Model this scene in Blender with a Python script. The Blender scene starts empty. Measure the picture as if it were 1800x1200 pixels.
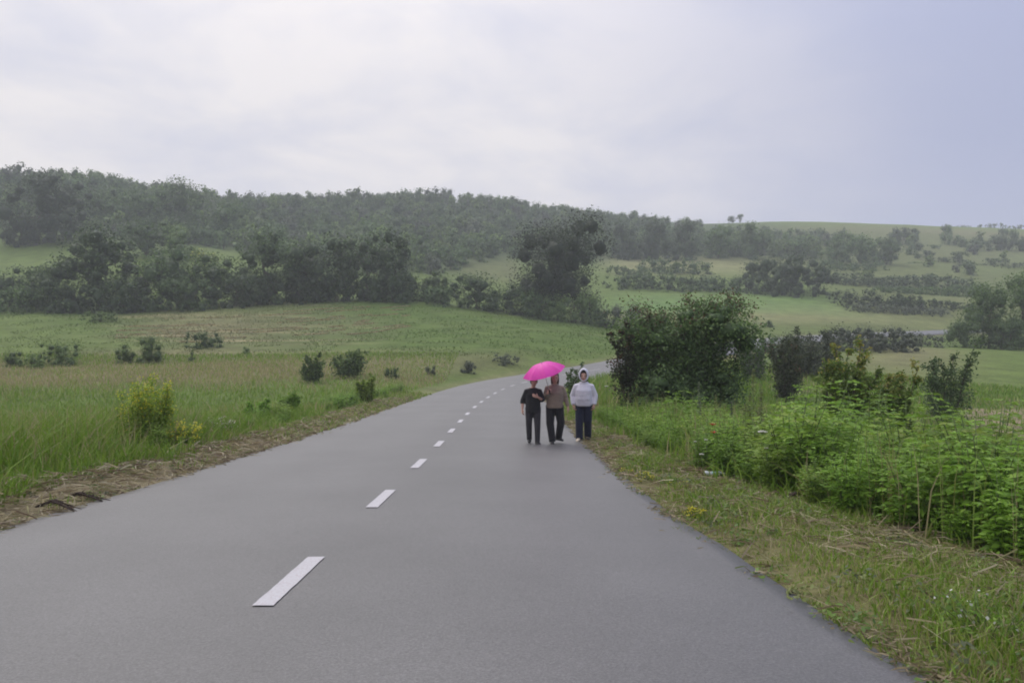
import bpy, bmesh, math, random
import numpy as np
from mathutils import Vector, Matrix

RS = np.random.RandomState(7)
random.seed(7)
scene = bpy.context.scene
COL = scene.collection

# ------------------------------------------------------------------ camera
CAM_Z = 1.42
F = 1500.0 / 1800.0                      # focal length over picture width
PITCH = math.atan(0.020)                 # looking slightly down
cam_d = bpy.data.cameras.new('camera')
cam_d.sensor_width = 36.0
cam_d.lens = 36.0 * F
cam_d.clip_start = 0.05
cam_d.clip_end = 4000
cam = bpy.data.objects.new('camera', cam_d)
cam.location = (0, 0, CAM_Z)
cam.rotation_euler = (math.pi / 2 - PITCH, 0, 0)
COL.objects.link(cam)
scene.camera = cam

# ------------------------------------------------------------------ sky, sun, exposure
SUN_EL, SUN_AZ = math.radians(52), math.radians(-25)      # azimuth from +Y towards +X
world = bpy.data.worlds.new('World')
scene.world = world
world.use_nodes = True
wn, wl = world.node_tree.nodes, world.node_tree.links
wn.clear()


def N(tree, typ, **kw):
    n = tree.nodes.new(typ)
    for k, v in kw.items():
        if k == 'inp':
            for i, val in v.items():
                n.inputs[i].default_value = val
        else:
            setattr(n, k, v)
    return n


def build_sky():
    t = world.node_tree
    L = t.links.new
    out = N(t, 'ShaderNodeOutputWorld')
    bg_sky = N(t, 'ShaderNodeBackground', inp={1: 0.08})
    sky = N(t, 'ShaderNodeTexSky', sky_type='NISHITA', sun_disc=False)
    sky.sun_elevation = SUN_EL
    sky.sun_rotation = SUN_AZ
    sky.dust_density = 3.0
    L(sky.outputs[0], bg_sky.inputs[0])
    tc = N(t, 'ShaderNodeTexCoord')
    sep = N(t, 'ShaderNodeSeparateXYZ')
    L(tc.outputs['Generated'], sep.inputs[0])
    # clouds lie on a flat layer overhead: project the direction on to it
    zc = N(t, 'ShaderNodeMath', operation='MAXIMUM', inp={1: 0.0})
    L(sep.outputs[2], zc.inputs[0])
    zo = N(t, 'ShaderNodeMath', operation='ADD', inp={1: 0.27})
    L(zc.outputs[0], zo.inputs[0])
    dx = N(t, 'ShaderNodeMath', operation='DIVIDE')
    dy = N(t, 'ShaderNodeMath', operation='DIVIDE')
    L(sep.outputs[0], dx.inputs[0]); L(zo.outputs[0], dx.inputs[1])
    L(sep.outputs[1], dy.inputs[0]); L(zo.outputs[0], dy.inputs[1])
    cb = N(t, 'ShaderNodeCombineXYZ')
    L(dx.outputs[0], cb.inputs[0]); L(dy.outputs[0], cb.inputs[1])
    n1 = N(t, 'ShaderNodeTexNoise', inp={'Scale': 2.3, 'Detail': 6.0, 'Roughness': 0.55, 'Distortion': 0.25})
    n1.noise_dimensions = '3D'
    mp = N(t, 'ShaderNodeMapping')
    mp.inputs['Location'].default_value = (3.1, 7.7, 0.0)
    L(cb.outputs[0], mp.inputs[0]); L(mp.outputs[0], n1.inputs['Vector'])
    cr = N(t, 'ShaderNodeValToRGB')
    e = cr.color_ramp.elements
    e[0].position = 0.34; e[0].color = (0.725, 0.725, 0.825, 1)
    e[1].position = 0.60; e[1].color = (0.910, 0.872, 0.890, 1)
    m = e.new(0.46); m.color = (0.800, 0.785, 0.850, 1)
    L(n1.outputs[0], cr.inputs[0])
    # a broad bank of blue-grey rain cloud to the right
    n2 = N(t, 'ShaderNodeTexNoise', inp={'Scale': 0.5, 'Detail': 3.0, 'Roughness': 0.5})
    L(mp.outputs[0], n2.inputs['Vector'])
    n2s = N(t, 'ShaderNodeMath', operation='MULTIPLY_ADD', inp={1: 0.55, 2: -0.275})
    L(n2.outputs[0], n2s.inputs[0])
    ad = N(t, 'ShaderNodeMath', operation='ADD')
    L(sep.outputs[0], ad.inputs[0]); L(n2s.outputs[0], ad.inputs[1])
    mr = N(t, 'ShaderNodeMapRange', interpolation_type='SMOOTHSTEP',
           inp={'From Min': -0.14, 'From Max': 0.60, 'To Min': 0.0, 'To Max': 1.0})
    L(ad.outputs[0], mr.inputs[0])
    mx = N(t, 'ShaderNodeMix', data_type='RGBA')
    L(mr.outputs[0], mx.inputs['Factor'])
    L(cr.outputs[0], mx.inputs[6])
    mx.inputs[7].default_value = (0.425, 0.462, 0.665, 1)
    # an overcast sky grows brighter towards the zenith
    gr = N(t, 'ShaderNodeMapRange', interpolation_type='SMOOTHSTEP',
           inp={'From Min': 0.18, 'From Max': 1.0, 'To Min': 1.0, 'To Max': 2.05})
    L(zc.outputs[0], gr.inputs[0])
    vm = N(t, 'ShaderNodeVectorMath', operation='SCALE')
    L(mx.outputs[2], vm.inputs[0]); L(gr.outputs[0], vm.inputs['Scale'])
    bg_c = N(t, 'ShaderNodeBackground', inp={1: 1.0})
    L(vm.outputs[0], bg_c.inputs[0])
    ms = N(t, 'ShaderNodeMixShader', inp={0: 0.94})
    L(bg_sky.outputs[0], ms.inputs[1]); L(bg_c.outputs[0], ms.inputs[2])
    L(ms.outputs[0], out.inputs[0])


build_sky()
sun_d = bpy.data.lights.new('sun', 'SUN')
sun_d.energy = 1.5
sun_d.angle = math.radians(28)
sun_d.color = (1.0, 0.96, 0.90)
sun = bpy.data.objects.new('sun', sun_d)
sv = Vector((math.sin(SUN_AZ) * math.cos(SUN_EL), math.cos(SUN_AZ) * math.cos(SUN_EL), math.sin(SUN_EL)))
sun.rotation_euler = sv.to_track_quat('Z', 'Y').to_euler()
COL.objects.link(sun)

vs = scene.view_settings
scene.display_settings.display_device = 'sRGB'
vs.view_transform = 'Standard'
vs.look = 'None'
vs.exposure = 0.0
vs.gamma = 1.0
vs.use_curve_mapping = False
scene.render.engine = 'CYCLES'
cy = scene.cycles
cy.use_denoising = True
cy.denoiser = 'OPENIMAGEDENOISE'
cy.max_bounces = 6
cy.diffuse_bounces = 3
cy.transmission_bounces = 4
cy.volume_bounces = 1
cy.use_adaptive_sampling = True
cy.adaptive_threshold = 0.02
cy.filter_width = 1.9

# ------------------------------------------------------------------ picture <-> place
CP, SP = math.cos(PITCH), math.sin(PITCH)


def P(px, py, Y):
    """The point of the place seen at photograph pixel (px, py) at Y metres ahead."""
    u, v = (px - 900) / 1500.0, (600 - py) / 1500.0
    s = Y / (CP + v * SP)
    return np.array([u * s, Y, CAM_Z + s * (-SP + v * CP)])


def project(p):
    p = np.atleast_2d(p)
    y, z = p[:, 1], p[:, 2] - CAM_Z
    d = y * CP - z * SP
    d = np.where(d < 0.1, 0.1, d)
    return 900 + 1500 * p[:, 0] / d, 600 - 1500 * (y * SP + z * CP) / d


# ------------------------------------------------------------------ road line
DASH_PX = [(505, 1020, 5.95), (674, 876, 9.95), (736, 815.5, 13.9), (772, 780.7, 17.9), (794, 756, 22.2),
           (810, 739.6, 26.2), (821, 726.6, 30.2), (833, 716, 34.3), (843.5, 707, 38.3), (857, 698.5, 42.4),
           (869, 691, 46.4), (881, 684.5, 50.4), (896, 678, 54.3), (917, 672, 58.1), (949, 665.5, 61.9),
           (991, 658.7, 65.2), (1045, 650, 68.0)]
pts = [np.array([-1.55, -22.0, 22 * 0.0613]), np.array([-1.55, -8.0, 8 * 0.0613]), np.array([-1.55, 0.0, 0.0])]
pts += [P(*d) for d in DASH_PX]
pts += [P(1110, 640, 72.0), P(1180, 626, 80.0), P(1310, 604, 97.0), P(1440, 592.5, 116.0), P(1560, 586.5, 130.0),
        P(1700, 581, 145.0), P(1950, 575, 160.0), P(2300, 572, 170.0)]
pts = np.array(pts)
seg = np.r_[0, np.cumsum(np.linalg.norm(np.diff(pts[:, :2], axis=0), axis=1))]
S = np.arange(0, seg[-1], 0.5)
ctr = np.stack([np.interp(S, seg, pts[:, k]) for k in range(3)], 1)


def gsmooth(a, sig):
    r = int(sig * 3)
    k = np.exp(-0.5 * (np.arange(-r, r + 1) / sig) ** 2)
    k /= k.sum()
    ap = np.concatenate([2 * a[0] - a[r:0:-1], a, 2 * a[-1] - a[-2:-r - 2:-1]])
    return np.stack([np.convolve(ap[:, i], k, 'valid') for i in range(a.shape[1])], 1)


ctr = gsmooth(ctr, 7.0)
tan = np.gradient(ctr[:, :2], axis=0)
tan /= np.linalg.norm(tan, axis=1)[:, None]
nrm = np.stack([tan[:, 1], -tan[:, 0]], 1)        # to the right
BANK = 0.05 * np.clip((ctr[:, 1] - 62) / 30, 0, 1)        # far side banked up on the bend
HALF = 3.25


def sstep(a, b, x):
    t = np.clip((x - a) / (b - a), 0, 1)
    return t * t * (3 - 2 * t)


def edge_in(y):
    """How much narrower the right half of the road is further on than right in front."""
    y = np.asarray(y, float)
    return 0.33 * sstep(4.0, 11.5, y) - 0.06 - 0.20 * (1 - sstep(3.6, 5.4, y))


def road_lat(x, y):
    """Signed distance to the road's centre line (right positive), index of the nearest point."""
    x, y = np.asarray(x, float).ravel(), np.asarray(y, float).ravel()
    lat = np.empty_like(x); idx = np.empty(x.shape, int)
    c = ctr[:, :2]
    for a in range(0, len(x), 20000):
        dx = x[a:a + 20000, None] - c[None, :, 0]
        dy = y[a:a + 20000, None] - c[None, :, 1]
        d2 = dx * dx + dy * dy
        i = d2.argmin(1)
        r = np.arange(len(i))
        s = dx[r, i] * nrm[i, 0] + dy[r, i] * nrm[i, 1]
        lat[a:a + 20000] = np.where(s >= 0, 1, -1) * np.sqrt(d2[r, i])
        idx[a:a + 20000] = i
    return lat, idx


# ------------------------------------------------------------------ terrain height
CTRL = []
for i in range(0, len(ctr), 14):
    CTRL.append(ctr[i])
for Yn in (-20, -8, 2, 8, 14, 20, 28, 38):
    zr = np.interp(Yn, ctr[:150, 1], ctr[:150, 2])
    for lx, dz in ((-9, -0.25), (-20, -0.2), (-45, 0.3), (7, -0.35), (14, -0.9), (26, -1.2), (45, -1.2)):
        CTRL.append(np.array([-1.5 + lx, Yn, zr + dz]))
for q in [
    # left field
    (548, 672, 50), (615, 663, 53), (220, 639, 66), (400, 640, 64), (60, 645, 62), (355, 609, 80), (700, 640, 64),
    (850, 628, 70), (1000, 622, 76), (0, 600, 84), (600, 590, 90), (850, 585, 90), (300, 560, 104), (100, 552, 108),
    (700, 527, 124), (560, 526, 124), (430, 530, 122), (250, 545, 118), (0, 542, 116), (850, 546, 120), (1000, 567, 116),
    (1085, 578, 112), (-250, 560, 110), (-250, 640, 62), (-500, 640, 60),
    # behind the left tree line
    (0, 470, 165), (130, 455, 175), (260, 447, 172), (350, 450, 172), (30, 420, 205), (100, 412, 205), (250, 420, 225),
    (400, 430, 225), (0, 330, 300), (150, 325, 295), (300, 358, 290), (380, 370, 330), (-300, 338, 300), (-300, 450, 180),
    (560, 480, 180), (740, 485, 180), (800, 500, 170), (900, 470, 215), (850, 458, 225), (820, 490, 185),
    # wooded hill
    (560, 440, 230), (750, 430, 245), (950, 440, 270), (480, 366, 345), (560, 361, 350), (750, 357, 355), (830, 360, 355),
    (950, 377, 365), (1050, 386, 380), (1120, 392, 390), (1230, 394, 430), (1340, 392, 450), (1500, 397, 450), (1650, 402, 450),
    (1800, 408, 450), (2100, 415, 440), (650, 400, 290), (900, 410, 300), (1150, 425, 330), (1350, 425, 340), (1700, 430, 330),
    (2100, 450, 320),
    # valley on the right
    (1000, 560, 128), (1120, 575, 116), (1150, 455, 265), (1300, 455, 265), (1150, 480, 225), (1100, 520, 172), (1300, 518, 178),
    (1450, 515, 182), (1300, 545, 152), (1500, 548, 158), (1500, 560, 148), (1300, 585, 118), (1650, 572, 150), (1580, 510, 205),
    (1700, 520, 195), (1700, 480, 240), (1550, 470, 255), (1800, 490, 230), (1800, 540, 165), (2100, 520, 200), (2100, 580, 150),
    (1600, 610, 92), (1530, 615, 88), (1600, 640, 72), (1740, 612, 104), (1850, 612, 104), (1750, 680, 58), (1850, 640, 75),
    (1400, 650, 56), (1668, 714, 38), (1780, 760, 30), (2200, 640, 90), (2200, 700, 55), (1250, 665, 50), (1180, 640, 66),
]:
    CTRL.append(P(*q))
for x, y, z in [(-350, 560, 20), (-100, 560, 26), (150, 600, 24), (420, 600, 20), (-350, 700, 0), (0, 720, 0), (400, 720, 0),
                (-120, -60, 3), (0, -60, 3.7), (120, -60, 2), (-350, -60, 8), (350, -60, 0), (-350, 60, 6), (380, 60, 0), (-350, 250, 40), (420, 250, 22)]:
    CTRL.append(np.array([x, y, z], float))
CTRL = np.array(CTRL)
CX = CTRL[:, :2]


def kern(d2):
    return np.sqrt(d2 + 36.0)


_A = kern(((CX[:, None] - CX[None]) ** 2).sum(2))
_n = len(CX)
_M = np.zeros((_n + 3, _n + 3))
_M[:_n, :_n] = _A - np.eye(_n) * 0.8
_M[:_n, _n] = 1; _M[:_n, _n + 1:] = CX / 100; _M[_n, :_n] = 1; _M[_n + 1:, :_n] = CX.T / 100
_w = np.linalg.solve(_M, np.r_[CTRL[:, 2], 0, 0, 0])


def fbm(x, y, scale, seed=0, octv=3):
    """Cheap smooth value noise in the plan, about -1..1."""
    out = 0; amp = 1.0; tot = 0
    for o in range(octv):
        gx, gy = x / scale, y / scale
        ix, iy = np.floor(gx), np.floor(gy)
        fx, fy = gx - ix, gy - iy
        fx, fy = fx * fx * (3 - 2 * fx), fy * fy * (3 - 2 * fy)

        def h(a, b):
            v = np.sin(a * 127.1 + b * 311.7 + seed * 74.7 + o * 19.3) * 43758.5453
            return (v - np.floor(v)) * 2 - 1
        out = out + amp * ((h(ix, iy) * (1 - fx) + h(ix + 1, iy) * fx) * (1 - fy) + (h(ix, iy + 1) * (1 - fx) + h(ix + 1, iy + 1) * fx) * fy)
        tot += amp; amp *= 0.5; scale *= 0.5
    return out / tot


def H(x, y, full=False):
    x, y = np.asarray(x, float), np.asarray(y, float)
    shp = x.shape
    x, y = x.ravel(), y.ravel()
    z = np.empty_like(x)
    for a in range(0, len(x), 20000):
        xx, yy = x[a:a + 20000], y[a:a + 20000]
        d2 = (xx[:, None] - CX[None, :, 0]) ** 2 + (yy[:, None] - CX[None, :, 1]) ** 2
        z[a:a + 20000] = kern(d2) @ _w[:_n] + _w[_n] + _w[_n + 1] * xx / 100 + _w[_n + 2] * yy / 100
    lat, idx = road_lat(x, y)
    far = sstep(40, 60, y)
    d = np.abs(lat)
    zr = ctr[idx, 2] - np.clip(lat, -9, 9) * BANK[idx]
    z = z + fbm(x, y, 6.0, 3) * 0.10 * sstep(5, 14, d) + fbm(x, y, 30.0, 5) * 0.5 * sstep(20, 60, d) * sstep(60, 110, y)
    verge = 0.02 + 0.05 * sstep(3.3, 4.2, d) * (lat < 0) - 0.10 * sstep(3.6, 6.0, d) * (lat > 0)
    w = sstep(3.8, 9.0, d)
    z = (zr + verge) * (1 - w) + z * w
    de = d + np.where(lat > 0, edge_in(y), 0)
    cut = 1 - sstep(3.52 + 0.3 * far, 3.94 + 1.2 * far, de)
    z = z - cut * (0.085 + 0.10 * far)
    if full:
        return z.reshape(shp), lat.reshape(shp), idx.reshape(shp)
    return z.reshape(shp)


def unproject(px, py, y0=4.0, y1=700.0):
    """Where the ray through a photograph pixel first meets the terrain."""
    Ys = np.concatenate([np.arange(y0, 60, 0.25), np.arange(60, 200, 1.0), np.arange(200, y1, 3.0)])
    u, v = (px - 900) / 1500.0, (600 - py) / 1500.0
    s = Ys / (CP + v * SP)
    x, z = u * s, CAM_Z + s * (-SP + v * CP)
    hit = np.nonzero(H(x, Ys) >= z)[0]
    i = hit[0] if len(hit) else len(Ys) - 1
    return x[i], Ys[i]


def in_poly(x, y, poly):
    x, y = np.asarray(x), np.asarray(y)
    r = np.zeros(x.shape, bool)
    n = len(poly)
    for i in range(n):
        (x0, y0), (x1, y1) = poly[i], poly[(i + 1) % n]
        c = ((y0 > y) != (y1 > y)) & (x < (x1 - x0) * (y - y0) / ((y1 - y0) or 1e-9) + x0)
        r ^= c
    return r


def plan(poly_px):
    return [unproject(*q) for q in poly_px]


# ------------------------------------------------------------------ mesh helpers
def tag(o, label=None, cat=None, group=None, kind=None):
    if label: o['label'] = label
    if cat: o['category'] = cat
    if group: o['group'] = group
    if kind: o['kind'] = kind
    return o


def mesh_np(name, verts, faces, col=None, mat=None, smooth=False):
    """verts (N,3); faces: list of (M,k) arrays; col (N,3) per-vertex albedo."""
    me = bpy.data.meshes.new(name)
    verts = np.asarray(verts, np.float32)
    faces = [np.asarray(f, np.int32) for f in faces if len(f)]
    me.vertices.add(len(verts))
    me.vertices.foreach_set('co', verts.ravel())
    loops = np.concatenate([f.ravel() for f in faces])
    tot = np.concatenate([np.full(len(f), f.shape[1], np.int32) for f in faces])
    start = np.r_[0, np.cumsum(tot)[:-1]].astype(np.int32)
    me.loops.add(len(loops))
    me.loops.foreach_set('vertex_index', loops)
    me.polygons.add(len(tot))
    me.polygons.foreach_set('loop_start', start)
    if smooth:
        me.polygons.foreach_set('use_smooth', np.ones(len(tot), bool))
    if col is not None:
        a = me.color_attributes.new('Col', 'FLOAT_COLOR', 'POINT')
        c = np.ones((len(verts), 4), np.float32)
        c[:, :3] = col
        a.data.foreach_set('color', c.ravel())
    me.update(calc_edges=True)
    if mat:
        me.materials.append(mat)
    return me


def link(name, me, parent=None, loc=None, rz=0.0, scale=None):
    o = bpy.data.objects.new(name, me)
    COL.objects.link(o)
    if parent is not None:
        o.parent = parent
    if loc is not None:
        o.location = [float(c) for c in loc]
    if rz:
        o.rotation_euler = (0, 0, float(rz))
    if scale is not None:
        o.scale = scale if hasattr(scale, '__len__') else (scale,) * 3
    return o


def empty(name, loc, rz=0.0, scale=None):
    return link(name, None, None, loc, rz, scale)


class MB:
    """Collects shapes, builds ONE mesh."""

    def __init__(self):
        self.v, self.q, self.t, self.c, self.n = [], [], [], [], 0

    def add(self, v, quads=None, tris=None, col=None):
        v = np.asarray(v, float)
        self.v.append(v)
        if quads is not None and len(quads): self.q.append(np.asarray(quads) + self.n)
        if tris is not None and len(tris): self.t.append(np.asarray(tris) + self.n)
        if col is not None:
            self.c.append(np.broadcast_to(np.asarray(col, float), (len(v), 3)))
        self.n += len(v)

    def loft(self, rings, col=None, closed=True):
        """rings: (k, m, 3) array of ring points; ends capped by fans."""
        R = np.asarray(rings, float)
        k, m, _ = R.shape
        v = R.reshape(-1, 3)
        i, j = np.meshgrid(np.arange(k - 1), np.arange(m), indexing='ij')
        a = i * m + j; b = i * m + (j + 1) % m
        q = np.stack([a, b, b + m, a + m], -1).reshape(-1, 4)
        tr = []
        if closed:
            v = np.vstack([v, R[0].mean(0), R[-1].mean(0)])
            j = np.arange(m)
            tr = np.vstack([np.stack([(j + 1) % m, j, np.full(m, k * m)], 1),
                            np.stack([(k - 1) * m + j, (k - 1) * m + (j + 1) % m, np.full(m, k * m + 1)], 1)])
        self.add(v, q, tr, col)

    def tube(self, path, rad, m=8, col=None, flat=1.0, up=(0, 0, 1)):
        path = np.asarray(path, float)
        rad = np.broadcast_to(np.asarray(rad, float), (len(path),))
        t = np.gradient(path, axis=0)
        t /= np.linalg.norm(t, axis=1)[:, None] + 1e-9
        u = np.asarray(up, float)
        mt = path[-1] - path[0]
        if abs(mt[2]) > 0.6 * np.linalg.norm(mt):
            u = np.array([0, 1.0, 0.0])
        rings = []
        rings_a = None
        for p, tt, r in zip(path, t, rad):
            a = np.cross(tt, u)
            if np.linalg.norm(a) < 0.05:
                a = np.cross(tt, u + np.array([0.3, 0, 0.1]))
            a /= np.linalg.norm(a)
            if rings_a is not None and a @ rings_a < 0:
                a = -a
            rings_a = a
            b = np.cross(a, tt)
            ang = np.linspace(0, 2 * np.pi, m, endpoint=False)
            rings.append(p + r * (np.cos(ang)[:, None] * a + flat * np.sin(ang)[:, None] * b))
        self.loft(rings, col)

    def ell(self, c, r, m=12, k=9, col=None, rot=None):
        th = np.linspace(0.02, np.pi - 0.02, k)
        ph = np.linspace(0, 2 * np.pi, m, endpoint=False)
        R = np.stack([np.sin(th)[:, None] * np.cos(ph)[None], np.sin(th)[:, None] * np.sin(ph)[None],
                      -np.cos(th)[:, None] * np.ones(m)[None]], -1) * np.asarray(r, float)
        if rot is not None:
            R = R @ np.array(rot).T
        self.loft(R + np.asarray(c, float), col)

    def mesh(self, name, mat=None, smooth=True):
        return mesh_np(name, np.vstack(self.v), [np.vstack(x) for x in (self.q, self.t) if x],
                       np.vstack(self.c) if self.c else None, mat, smooth)


# ------------------------------------------------------------------ materials
def new_mat(name):
    m = bpy.data.materials.new(name)
    m.use_nodes = True
    t = m.node_tree
    t.nodes.clear()
    out = N(t, 'ShaderNodeOutputMaterial')
    return m, t, out, t.links.new


def mat_foliage(name, trans=0.28, rough=0.55, var=0.25, spec=0.25):
    m, t, out, L = new_mat(name)
    at = N(t, 'ShaderNodeAttribute', attribute_name='Col')
    oi = N(t, 'ShaderNodeObjectInfo')
    mr = N(t, 'ShaderNodeMapRange', inp={'To Min': 1 - var, 'To Max': 1 + var})
    L(oi.outputs['Random'], mr.inputs[0])
    sc = N(t, 'ShaderNodeVectorMath', operation='SCALE')
    L(at.outputs['Color'], sc.inputs[0]); L(mr.outputs[0], sc.inputs['Scale'])
    pb = N(t, 'ShaderNodeBsdfPrincipled', inp={'Roughness': rough, 'Specular IOR Level': spec})
    L(sc.outputs[0], pb.inputs['Base Color'])
    tr = N(t, 'ShaderNodeBsdfTranslucent')
    L(sc.outputs[0], tr.inputs[0])
    mx = N(t, 'ShaderNodeMixShader', inp={0: trans})
    L(pb.outputs[0], mx.inputs[1]); L(tr.outputs[0], mx.inputs[2])
    L(mx.outputs[0], out.inputs[0])
    return m


def mat_plain(name, col, rough=0.7, spec=0.3, noise=0.15, nscale=30.0, bump=0.0, bscale=40.0, trans=0.0, sheen=0.0, stretch=None):
    m, t, out, L = new_mat(name)
    tc = N(t, 'ShaderNodeTexCoord')
    mp = N(t, 'ShaderNodeMapping')
    if stretch: mp.inputs['Scale'].default_value = stretch
    L(tc.outputs['Object'], mp.inputs[0])
    nz = N(t, 'ShaderNodeTexNoise', inp={'Scale': nscale, 'Detail': 4.0})
    L(mp.outputs[0], nz.inputs['Vector'])
    mr = N(t, 'ShaderNodeMapRange', inp={'From Min': 0.3, 'From Max': 0.7, 'To Min': 1 - noise, 'To Max': 1 + noise})
    L(nz.outputs[0], mr.inputs[0])
    sc = N(t, 'ShaderNodeVectorMath', operation='SCALE')
    sc.inputs[0].default_value = col
    L(mr.outputs[0], sc.inputs['Scale'])
    pb = N(t, 'ShaderNodeBsdfPrincipled', inp={'Roughness': rough, 'Specular IOR Level': spec, 'Sheen Weight': sheen})
    L(sc.outputs[0], pb.inputs['Base Color'])
    if bump:
        n2 = N(t, 'ShaderNodeTexNoise', inp={'Scale': bscale, 'Detail': 3.0})
        L(mp.outputs[0], n2.inputs['Vector'])
        bp = N(t, 'ShaderNodeBump', inp={'Strength': bump, 'Distance': 0.02})
        L(n2.outputs[0], bp.inputs['Height'])
        L(bp.outputs[0], pb.inputs['Normal'])
    if trans:
        tr = N(t, 'ShaderNodeBsdfTranslucent')
        L(sc.outputs[0], tr.inputs[0])
        mx = N(t, 'ShaderNodeMixShader', inp={0: trans})
        L(pb.outputs[0], mx.inputs[1]); L(tr.outputs[0], mx.inputs[2])
        L(mx.outputs[0], out.inputs[0])
    else:
        L(pb.outputs[0], out.inputs[0])
    return m


M_LEAF = mat_foliage('leaf')
M_GRASS = mat_foliage('grass_blade', 0.30, 0.5, 0.0)
M_BARK = mat_plain('bark', (0.075, 0.060, 0.045), 0.9, 0.2, 0.35, 12, 0.6, 20)


def mat_terrain():
    m, t, out, L = new_mat('meadow_soil')
    at = N(t, 'ShaderNodeAttribute', attribute_name='Col')
    rw = N(t, 'ShaderNodeAttribute', attribute_name='rows')
    geo = N(t, 'ShaderNodeNewGeometry')
    # crop rows and mowing swaths: stretched noise along the rows
    mp = N(t, 'ShaderNodeMapping')
    mp.inputs['Rotation'].default_value = (0, 0, math.radians(-9))
    mp.inputs['Scale'].default_value = (0.022, 0.55, 0.2)
    L(geo.outputs['Position'], mp.inputs[0])
    ns = N(t, 'ShaderNodeTexNoise', inp={'Scale': 1.0, 'Detail': 5.0, 'Roughness': 0.65, 'Distortion': 0.3})
    L(mp.outputs[0], ns.inputs['Vector'])
    rr = N(t, 'ShaderNodeMapRange', inp={'From Min': 0.50, 'From Max': 0.68})
    L(ns.outputs[0], rr.inputs[0])
    rm = N(t, 'ShaderNodeMath', operation='MULTIPLY')
    L(rr.outputs[0], rm.inputs[0]); L(rw.outputs['Fac'], rm.inputs[1])
    mx = N(t, 'ShaderNodeMix', data_type='RGBA')
    L(rm.outputs[0], mx.inputs['Factor']); L(at.outputs['Color'], mx.inputs[6])
    mx.inputs[7].default_value = (0.300, 0.245, 0.140, 1)
    # patches and tufts
    n1 = N(t, 'ShaderNodeTexNoise', inp={'Scale': 0.35, 'Detail': 6.0, 'Roughness': 0.62})
    L(geo.outputs['Position'], n1.inputs['Vector'])
    n2 = N(t, 'ShaderNodeTexNoise', inp={'Scale': 5.0, 'Detail': 5.0, 'Roughness': 0.7})
    L(geo.outputs['Position'], n2.inputs['Vector'])
    a = N(t, 'ShaderNodeMapRange', inp={'From Min': 0.3, 'From Max': 0.7, 'To Min': 0.74, 'To Max': 1.24})
    L(n1.outputs[0], a.inputs[0])
    b = N(t, 'ShaderNodeMapRange', inp={'From Min': 0.3, 'From Max': 0.7, 'To Min': 0.70, 'To Max': 1.28})
    L(n2.outputs[0], b.inputs[0])
    ab = N(t, 'ShaderNodeMath', operation='MULTIPLY')
    L(a.outputs[0], ab.inputs[0]); L(b.outputs[0], ab.inputs[1])
    sc = N(t, 'ShaderNodeVectorMath', operation='SCALE')
    L(mx.outputs[2], sc.inputs[0]); L(ab.outputs[0], sc.inputs['Scale'])
    bp = N(t, 'ShaderNodeBump', inp={'Strength': 0.7, 'Distance': 0.12})
    L(n2.outputs[0], bp.inputs['Height'])
    pb = N(t, 'ShaderNodeBsdfPrincipled', inp={'Roughness': 0.9, 'Specular IOR Level': 0.1})
    L(sc.outputs[0], pb.inputs['Base Color']); L(bp.outputs[0], pb.inputs['Normal'])
    L(pb.outputs[0], out.inputs[0])
    return m


def mat_asphalt():
    m, t, out, L = new_mat('asphalt')
    tc = N(t, 'ShaderNodeTexCoord')
    lane = N(t, 'ShaderNodeAttribute', attribute_name='lane')
    g = N(t, 'ShaderNodeTexNoise', inp={'Scale': 70.0, 'Detail': 3.0, 'Roughness': 0.7})
    L(tc.outputs['Object'], g.inputs['Vector'])
    v = N(t, 'ShaderNodeTexVoronoi', inp={'Scale': 95.0})
    L(tc.outputs['Object'], v.inputs['Vector'])
    p = N(t, 'ShaderNodeTexNoise', inp={'Scale': 0.45, 'Detail': 5.0, 'Roughness': 0.6})
    L(tc.outputs['Object'], p.inputs['Vector'])
    gm = N(t, 'ShaderNodeMapRange', inp={'From Min': 0.25, 'From Max': 0.75, 'To Min': 0.45, 'To Max': 1.62})
    L(g.outputs[0], gm.inputs[0])
    pm = N(t, 'ShaderNodeMapRange', inp={'From Min': 0.3, 'From Max': 0.7, 'To Min': 0.84, 'To Max': 1.16})
    L(p.outputs[0], pm.inputs[0])
    vmr = N(t, 'ShaderNodeSeparateColor')
    L(v.outputs['Color'], vmr.inputs[0])
    vm = N(t, 'ShaderNodeMapRange', inp={'To Min': 0.80, 'To Max': 1.22})
    L(vmr.outputs[0], vm.inputs[0])
    x1 = N(t, 'ShaderNodeMath', operation='MULTIPLY'); L(gm.outputs[0], x1.inputs[0]); L(pm.outputs[0], x1.inputs[1])
    x2 = N(t, 'ShaderNodeMath', operation='MULTIPLY'); L(x1.outputs[0], x2.inputs[0]); L(vm.outputs[0], x2.inputs[1])
    x3 = N(t, 'ShaderNodeMath', operation='MULTIPLY'); L(x2.outputs[0], x3.inputs[0]); L(lane.outputs['Fac'], x3.inputs[1])
    sc = N(t, 'ShaderNodeVectorMath', operation='SCALE')
    sc.inputs[0].default_value = (0.077, 0.0745, 0.0735)
    L(x3.outputs[0], sc.inputs['Scale'])
    bp = N(t, 'ShaderNodeBump', inp={'Strength': 0.45, 'Distance': 0.006})
    L(g.outputs[0], bp.inputs['Height'])
    pb = N(t, 'ShaderNodeBsdfPrincipled', inp={'Roughness': 0.47, 'Specular IOR Level': 0.68})
    L(sc.outputs[0], pb.inputs['Base Color']); L(bp.outputs[0], pb.inputs['Normal'])
    L(pb.outputs[0], out.inputs[0])
    return m


# ------------------------------------------------------------------ terrain sheet and its fields
def ticks(parts):
    out = []
    for a, b, s in parts:
        out.append(np.arange(a, b, s))
    return np.unique(np.concatenate(out))


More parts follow.
